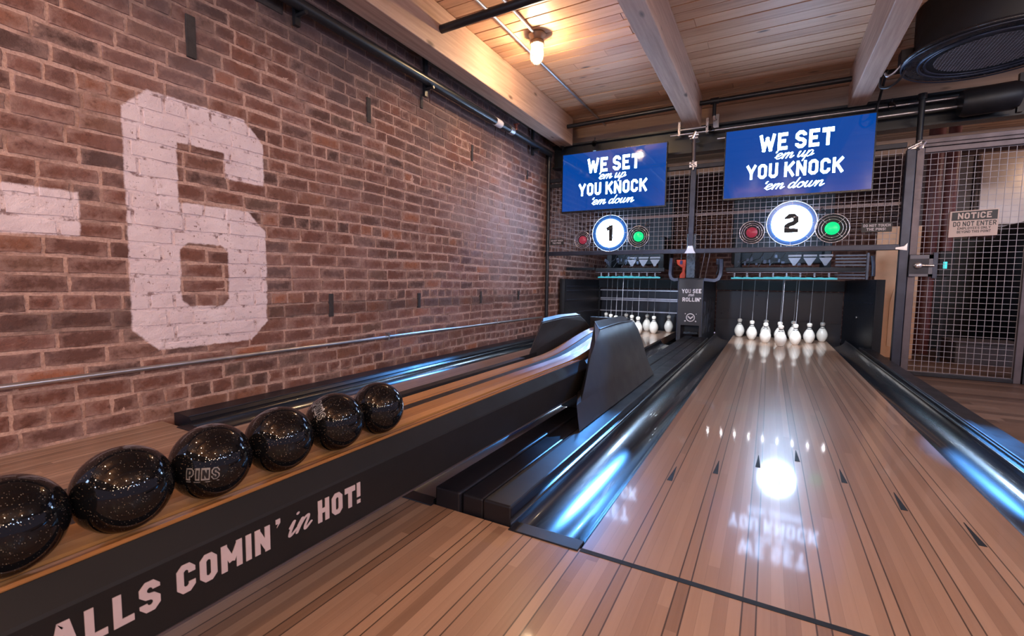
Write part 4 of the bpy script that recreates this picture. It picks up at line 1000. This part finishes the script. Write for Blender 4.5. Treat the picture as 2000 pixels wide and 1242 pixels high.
tag(boxobj('door_post', (1.875, 1.935, YC-.03, YC+.03, -.11, 1.90), M['dark_steel'], None, .004), 'dark steel post right of the mesh door', 'post')
t = thing('wire_cage', 'wire mesh cage panel beyond the mesh door at the right edge', 'wire cage', (2.3, YC, 0))
mb = MB(); wire_panel(mb, 1.94, 2.6, -.1, 1.9, YC, .0475); mb.build('wire_mesh', M['wire'], t)
boxobj('kick_plate', (1.94, 2.6, YC+.01, YC+.03, -.11, .9), M['black'], t)

# NOTICE sign on the door
YS = 5.372
sx = YS/5.38
def qs(x, z): return (x*sx, YS-.001, CAM_Z+(z-CAM_Z)*sx)
t = thing('notice_sign', 'tan NOTICE sign hung on the mesh door', 'sign', (1.5, YS, 1.2))
mb = MB(); mb.prism([qs(1.337, 1.117), qs(1.644, 1.127), qs(1.645, 1.350), qs(1.338, 1.336)], (0, .003, 0)); mb.build('sign_plate', M['sign_face'], t)
mb = MB(); mb.prism([qs(1.349, 1.258), qs(1.636, 1.262), qs(1.636, 1.340), qs(1.350, 1.328)], (0, -.0012, 0)); mb.build('header_band', M['sign_print'], t)
def qs2(x, z): p = qs(x, z); return (p[0], p[1]-.0012, p[2])
mb = MB(); line_fit(mb, 'b', 'NOTiCE', .20, qs2(1.388, 1.269), qs2(1.600, 1.276), .051, UP, (0, -.001, 0)); mb.build('heading', M['sign_face'], t)
mb = MB(); line_fit(mb, 'b', 'DO NOT ENTER', .17, qs(1.362, 1.207), qs(1.632, 1.214), .040, UP, (0, -.001, 0))
mb.build('lettering', M['sign_print'], t); mb = MB(); line_fit(mb, 'b', 'EMPLOYEES ONLY', .17, qs(1.392, 1.179), qs(1.600, 1.184), .021, UP, (0, -.001, 0))
mb.build('lettering', M['sign_print'], t); mb = MB(); line_fit(mb, 'b', 'BEYOND THIS POINT', .17, qs(1.390, 1.150), qs(1.602, 1.155), .021, UP, (0, -.001, 0)); mb.build('lettering', M['sign_print'], t)

# ------------------------------------------------------------------ screens
YT = 5.33
def tv(corners, label, lines):
    """corners: lower-left, lower-right, upper-right, upper-left x/z of the panel"""
    (xa, za), (xb, zb) = corners
    t = thing('wall_screen', label, 'screen', ((xa+xb)/2, YT, za), 'blue screens above the lanes')
    mb = MB(); mb.box(xa, xb, YT, YT+.035, za, zb); mb.box(xa+.2, xb-.2, YT+.035, YT+.055, za+.12, zb-.15); mb.build('housing', M['black_gloss'], t, .004)
    boxobj('screen_panel', (xa+.012, xb-.012, YT-.0015, YT, za+.02, zb-.012), M['screen'], t)
    for kind, txt, th, x0, x1, z0, hgt in lines:
        mb = MB(); line_fit(mb, kind, txt, th, (x0, YT-.002, z0), (x1, YT-.002, z0), hgt, UP, (0, -.0008, 0))
        mb.build('screen_lettering', M['screen_text'], t)
    mb = MB(); mb.box(xa+.35, xa+.39, YT+.055, YC-.02, za+.15, zb+.02); mb.box(xb-.39, xb-.35, YT+.055, YC-.02, za+.15, zb+.02); mb.build('mount', M['pipe'], t)
    return t
L2 = [('b', 'WE SET', .20, -.152, .462, 2.003, .163), ('s', '`em up', .13, -.040, .300, 1.920, .052),
      ('b', 'YOU KNOCK', .20, -.255, .547, 1.742, .141), ('s', '`em down', .13, -.118, .395, 1.632, .052)]
tv(((-.470, 1.550), (.780, 2.253)), 'blue screen reading WE SET em up above lane sign 2', L2)
L1 = [(k, s_, th, a-1.794, b_-1.794, z-.025, hh) for k, s_, th, a, b_, z, hh in L2]
tv(((-2.272, 1.527), (-1.036, 2.230)), 'blue screen reading WE SET em up above lane sign 1', L1)

# ------------------------------------------------------------------ lane number signs and signal lights
YL = 5.362
def lane_sign(x, z, digit, r, R, label):
    t = thing('lane_sign', label, 'sign', (x, YL, z), 'round lit lane numbers')
    mb = MB(); mb.lathe([(0, -.004), (r, -.004), (r, .012), (0, .012)], 48, (x, YL, z), axis='Y', smooth=False); mb.build('lit_disc', M['disc'], t)
    mb = MB(); mb.lathe([(r+.002, -.010), (R, -.010), (R, -.004), (r+.002, -.004)], 48, (x, YL, z), axis='Y', smooth=False); mb.build('halo_plate', M['blue_acrylic'], t)
    mb = MB(); mb.torus((x, YL-.006, z), R, .0045, 48, 6); mb.build('guard_ring', M['ring_metal'], t)
    mb = MB()
    for k in range(8):
        a = PI/4*k; mb.tube([(x+math.cos(a)*r, YL-.008, z+math.sin(a)*r), (x+math.cos(a)*R, YL-.006, z+math.sin(a)*R)], .002, 5)
    mb.build('spokes', M['ring_metal'], t)
    mb = MB(); h = .185
    quads, W = text_2d(digit, .245, .40)
    put_text(mb, quads, (x-W*h/2, YL-.0125, z-h/2), (h, 0, 0), (0, 0, h), (0, -.001, 0))
    mb.build('numeral', M['numeral'], t)
    mb = MB()
    for k in range(2):
        zz = z-h/2+h*(.30+.40*k); mb.prism([(x-.08, YL-.0142, zz), (x+.08, YL-.0142, zz+.03*(1 if k % 2 else -1)), (x+.08, YL-.0142, zz+.03*(1 if k % 2 else -1)+.0016), (x-.08, YL-.0142, zz+.0016)], (0, -.0004, 0))
    mb.build('numeral_cracks', M['ring_metal'], t)
    return t
s_ = YL/5.4
def qz(z): return CAM_Z+(z-CAM_Z)*s_
lane_sign(-1.676*s_, qz(1.272), '1', .162, .212, 'round lit sign showing the number 1')
lane_sign(.162*s_, qz(1.298), '2', .172, .216, 'round lit sign showing the number 2')
def signal(x, z, lens, R, rl, label, grp):
    t = thing('signal_light', label, 'light', (x, YL, z), grp)
    mb = MB(); mb.lathe([(0, .028), (rl*.6, .024), (rl, .010), (rl, -.01)], 24, (x, YL, z), axis='Y'); mb.build('lens', M[lens], t)
    mb = MB(); mb.lathe([(0, 0), (R*.97, 0), (R*.97, -.008), (0, -.008)], 32, (x, YL+.006, z), axis='Y', smooth=False); mb.build('back_plate', M['numeral'], t)
    for rr, th in ((R, .005), (R*.82, .003), (R*.64, .003)):
        mb = MB(); mb.torus((x, YL-.008, z), rr, th, 40, 6); mb.build('guard_ring', M['ring_metal'], t)
    mb = MB()
    for k in range(4):
        a = PI/4+PI/2*k; mb.tube([(x+math.cos(a)*rl, YL-.018, z+math.sin(a)*rl), (x+math.cos(a)*R, YL-.008, z+math.sin(a)*R)], .0022, 5)
    mb.build('spokes', M['ring_metal'], t)
signal(-2.010*s_, qz(1.203), 'red_lens', .100, .047, 'dim red signal light left of sign 1', 'red signal lights')
signal(-1.338*s_, qz(1.221), 'green_lens', .118, .056, 'lit green signal light right of sign 1', 'green signal lights')
signal(-.182*s_, qz(1.222), 'red_lens', .112, .052, 'dim red signal light left of sign 2', 'red signal lights')
signal(.500*s_, qz(1.234), 'green_lens', .135, .060, 'lit green signal light right of sign 2', 'green signal lights')
# warning plates
def plate(x0, x1, z0, z1, label):
    t = thing('warning_plate', label, 'sign', ((x0+x1)/2, YL, z0), 'do not touch plates')
    boxobj('plate', (x0, x1, YL, YL+.004, z0, z1), M['sign_print'], t); boxobj('standoff', (x0+.05, x1-.05, YL+.004, YC+.017, z0+.02, z1-.02), M['sign_print'], t)
    h = (z1-z0)*.28; mb = MB()
    line_fit(mb, 'b', 'DO NOT TOUCH', .18, (x0+.012, YL-.0005, z0+(z1-z0)*.56), (x1-.012, YL-.0005, z0+(z1-z0)*.56), h, UP, (0, -.0008, 0))
    mb.build('lettering', M['white_print'], t); mb = MB(); line_fit(mb, 'b', 'THE PINS!', .18, (x0+(x1-x0)*.17, YL-.0005, z0+(z1-z0)*.16), (x1-(x1-x0)*.2, YL-.0005, z0+(z1-z0)*.16), h, UP, (0, -.0008, 0))
    mb.build('lettering', M['white_print'], t)
plate(.722, .945, 1.182, 1.268, 'small black DO NOT TOUCH THE PINS plate right of sign 2')
plate(-2.425, -2.245, 1.150, 1.225, 'small black DO NOT TOUCH THE PINS plate left of sign 1')
# a cable splice hung in the mesh over each green light
for x, z, nm in ((.41, 1.385, 'larger looking right'), (-1.24, 1.34, 'smaller looking left')):
    mb = MB(); mb.tube([(x-.03, YC-.005, z), (x+.03, YC-.005, z+.01), (x+.0, YC-.005, z+.05), (x-.03, YC-.005, z)], .007, 6); mb.tube([(x, YC-.008, z-.02), (x+.02, YC-.008, z-.12)], .004, 6)
    tag(mb.build('cable_tie', M['grey_steel']), 'small wire twist in the mesh above the ' + nm + ' green light', 'wire')

# ------------------------------------------------------------------ round fan, cables
FX, FY, FZ, FR = 1.288, 4.62, 2.345, .493
t = thing('ceiling_fan_unit', 'big round black ventilator with a wire grille at the top right corner', 'fan', (FX, FY, FZ))
mb = MB(); mb.lathe([(.36, 0), (FR-.03, -.0), (FR, .012), (FR, .030), (FR-.04, .048), (.40, .055)], 64, (FX, FY, FZ)); mb.build('flange', M['black_gloss'], t)
mb = MB(); mb.lathe([(.415, .05), (.42, .20), (.42, .385)], 64, (FX, FY, FZ)); mb.build('drum', M['black'], t)
mb = MB(); mb.torus((FX, FY, FZ-.002), FR-.008, .006, 64, 6, 'Z'); mb.torus((FX, FY, FZ-.002), .385, .010, 64, 8, 'Z'); mb.torus((FX, FY, FZ+.004), .350, .008, 64, 8, 'Z'); mb.build('trim_ring', M['blue_steel'], t)
mb = MB(); mb.lathe([(.36, -.001), (.30, .02), (0, .03)], 64, (FX, FY, FZ)); mb.build('baffle', M['numeral'], t)
mb = MB()
for k in range(-14, 15):
    a = k*.021; L = math.sqrt(max(0, .30**2-a*a))
    if L > .02:
        mb.box(FX+a-.0012, FX+a+.0012, FY-L, FY+L, FZ+.002, FZ+.0045); mb.box(FX-L, FX+L, FY+a-.0012, FY+a+.0012, FZ+.0045, FZ+.007)
mb.build('grille', M['wire'], t)
mb = MB(); mb.tube([(FX-.06, FY-.425, 2.73), (FX-.06, FY-.425, 2.56)], .006, 8); mb.box(FX-.085, FX-.035, FY-.435, FY-.415, 2.62, 2.635); mb.build('hanger_rod', M['galv'], t)
boxobj('junction_box', (.80, .89, 4.68, 4.78, 2.40, 2.50), M['dark_steel'], t, .004)
def cable(pts, r, mat, label):
    p = cat_rom([Vector(q) for q in pts], 8); mb = MB(); mb.tube(p, r, 8); return tag(mb.build('cable', mat), label, 'cable', 'cables by the ventilator')
cable([(.815, 4.70, 2.40), (.77, 4.72, 2.35), (.735, 4.74, 2.34), (.722, 4.76, 2.37)], .009, M['galv'], 'ribbed silver cable looping from the ventilator to the beam')
cable([(.84, 4.66, 2.40), (.82, 4.72, 2.31), (.76, 4.78, 2.27), (.71, 4.84, 2.30), (.722, 4.90, 2.40)], .010, M['pipe'], 'black cable sagging between ventilator and beam')
cable([(.80, 5.2, 2.55), (.80, 5.42, 2.42), (.79, 5.5, 2.30), (.79, 5.52, 2.22)], .011, M['pipe'], 'black cable dropping behind the second screen corner')

# ------------------------------------------------------------------ things behind the door and cage
t = thing('plywood_sheet', 'orange tan plywood sheet standing between the pit wall and the door post', 'board', (1.2, 6.6, -.11))
boxobj('sheet', (1.04, 1.42, 6.60, 6.63, -.11, 1.35), M['plywood'], t)
mb = MB(); mb.prism([(1.19, 6.59, .02), (1.33, 6.59, -.02), (1.33, 6.59, .66), (1.22, 6.59, .66), (1.19, 6.59, .50)], (0, .008, 0)); mb.build('patch', plain('pale_plywood', (.80, .50, .31), .6, var=.1, scale=4), t)
tag(MB().tube([(1.62, 7.2, -.11), (1.62, 7.2, 2.7)], .075, 20).build('red_column', M['rust_red']), 'rust red pipe column behind the mesh door', 'column')
tag(MB().tube([(1.70, 6.9, 1.0), (1.70, 6.9, 2.72)], .055, 16).build('red_column', M['rust_red']), 'dark red steel upright behind the door header', 'column')
t = thing('metal_cabinet', 'pale metal cabinet seen through the mesh behind the NOTICE sign', 'cabinet', (2.5, 8.0, 1.3))
boxobj('cabinet_body', (2.22, 3.4, 8.05, 8.4, 1.42, 2.38), M['cabinet'], t, .03)
boxobj('door_panel', (2.25, 3.2, 8.02, 8.05, 1.46, 2.28), M['cabinet'], t, .02)
tag(boxobj('wall_board', (1.55, 2.20, 8.1, 8.16, .9, 2.35), M['drab'], None, .004), 'dull grey brown board on the back wall left of the metal cabinet', 'board')
t = thing('storage_tub', 'dark rounded tub in the shadow behind the mesh door', 'tub', (2.5, 7.6, .0))
mb = MB(); mb.lathe([(0, 0), (.40, 0), (.45, .06), (.47, 1.30), (.40, 1.50), (.2, 1.56), (0, 1.57)], 32, (2.72, 7.45, -.11)); mb.build('shell', M['black'], t)
tag(boxobj('dark_filler_box', (1.72, 3.4, 7.95, 8.08, -.11, 1.30), M['black'], None, .006), 'low black box added to darken the back room behind the mesh door', 'cabinet')  # black box added so the low part behind the door reads dark
t = thing('control_box', 'small box with a cyan light glowing behind the mesh door', 'control box', (1.6, 6.4, .95))
boxobj('box', (1.545, 1.66, 6.42, 6.47, .80, 1.06), M['black'], t, .004)
boxobj('display', (1.575, 1.605, 6.415, 6.42, .88, .95), M['cyan_led'], t)
boxobj('back_bracket', (1.58, 1.62, 6.47, 6.9, .9, .93), M['dark_steel'], t)
boxobj('stand', (1.585, 1.615, 6.44, 6.46, -.11, .80), M['dark_steel'], t)
t = thing('floor_machine', 'low dull brown crate on the floor behind the mesh door', 'crate', (1.7, 6.6, -.11))
boxobj('crate_body', (1.75, 2.3, 6.5, 7.0, -.11, .10), M['drab'], t, .01)
boxobj('crate_lid', (1.74, 2.31, 6.49, 7.01, .10, .12), M['drab'], t, .004)
# the work light of the back room
light('back_room_bulb', 'POINT', (3.1, 7.0, 2.2), 9, WARM, .05)

# added blue spot lamps over the cage, to streak gutters and hood blue
def spot(x, y, z, target, e, label, cone=.30):
    d = (Vector(target)-Vector((x, y, z))).normalized(); t = thing('added_spot_lamp', label, 'lamp', (x, y, z), 'added blue spot lamps over the cage')
    p = Vector((x, y, z)); mb = MB(); mb.tube([p-d*.09, p-d*.08, p], [.018, .026, .026], 14, cap=False); mb.tube([p-d*.09, p-d*.089], .018, 14); mb.build('can', M['black'], t)
    mb = MB(); mb.tube([p-d*.05, Vector((x, y+.03, z+.09))], .006, 6); mb.build('stem', M['black'], t)
    l = light('added_spot_light', 'SPOT', p+d*.004, e, (.10, .38, 1.0), .010, d.to_track_quat('-Z', 'Y').to_euler(), None, cone); l.data.spot_blend = 1.0
spot(-.62, 5.47, 2.31, (-.62, 1.65, -.06), 1500, 'added small blue spot lamp at the end of the middle ceiling beam', .115)
spot(-1.92, 5.46, 2.34, (-.97, 2.55, .40), 110, 'added small blue spot lamp above the middle of the left screen', .30)
spot(.90, 5.47, 2.31, (.86, 2.5, -.05), 1500, 'added small blue spot lamp above the top right corner of the right screen', .15)
spot(-2.36, 5.47, 2.33, (-2.25, 2.6, -.05), 300, 'added small blue spot lamp above the top left corner of the left screen')
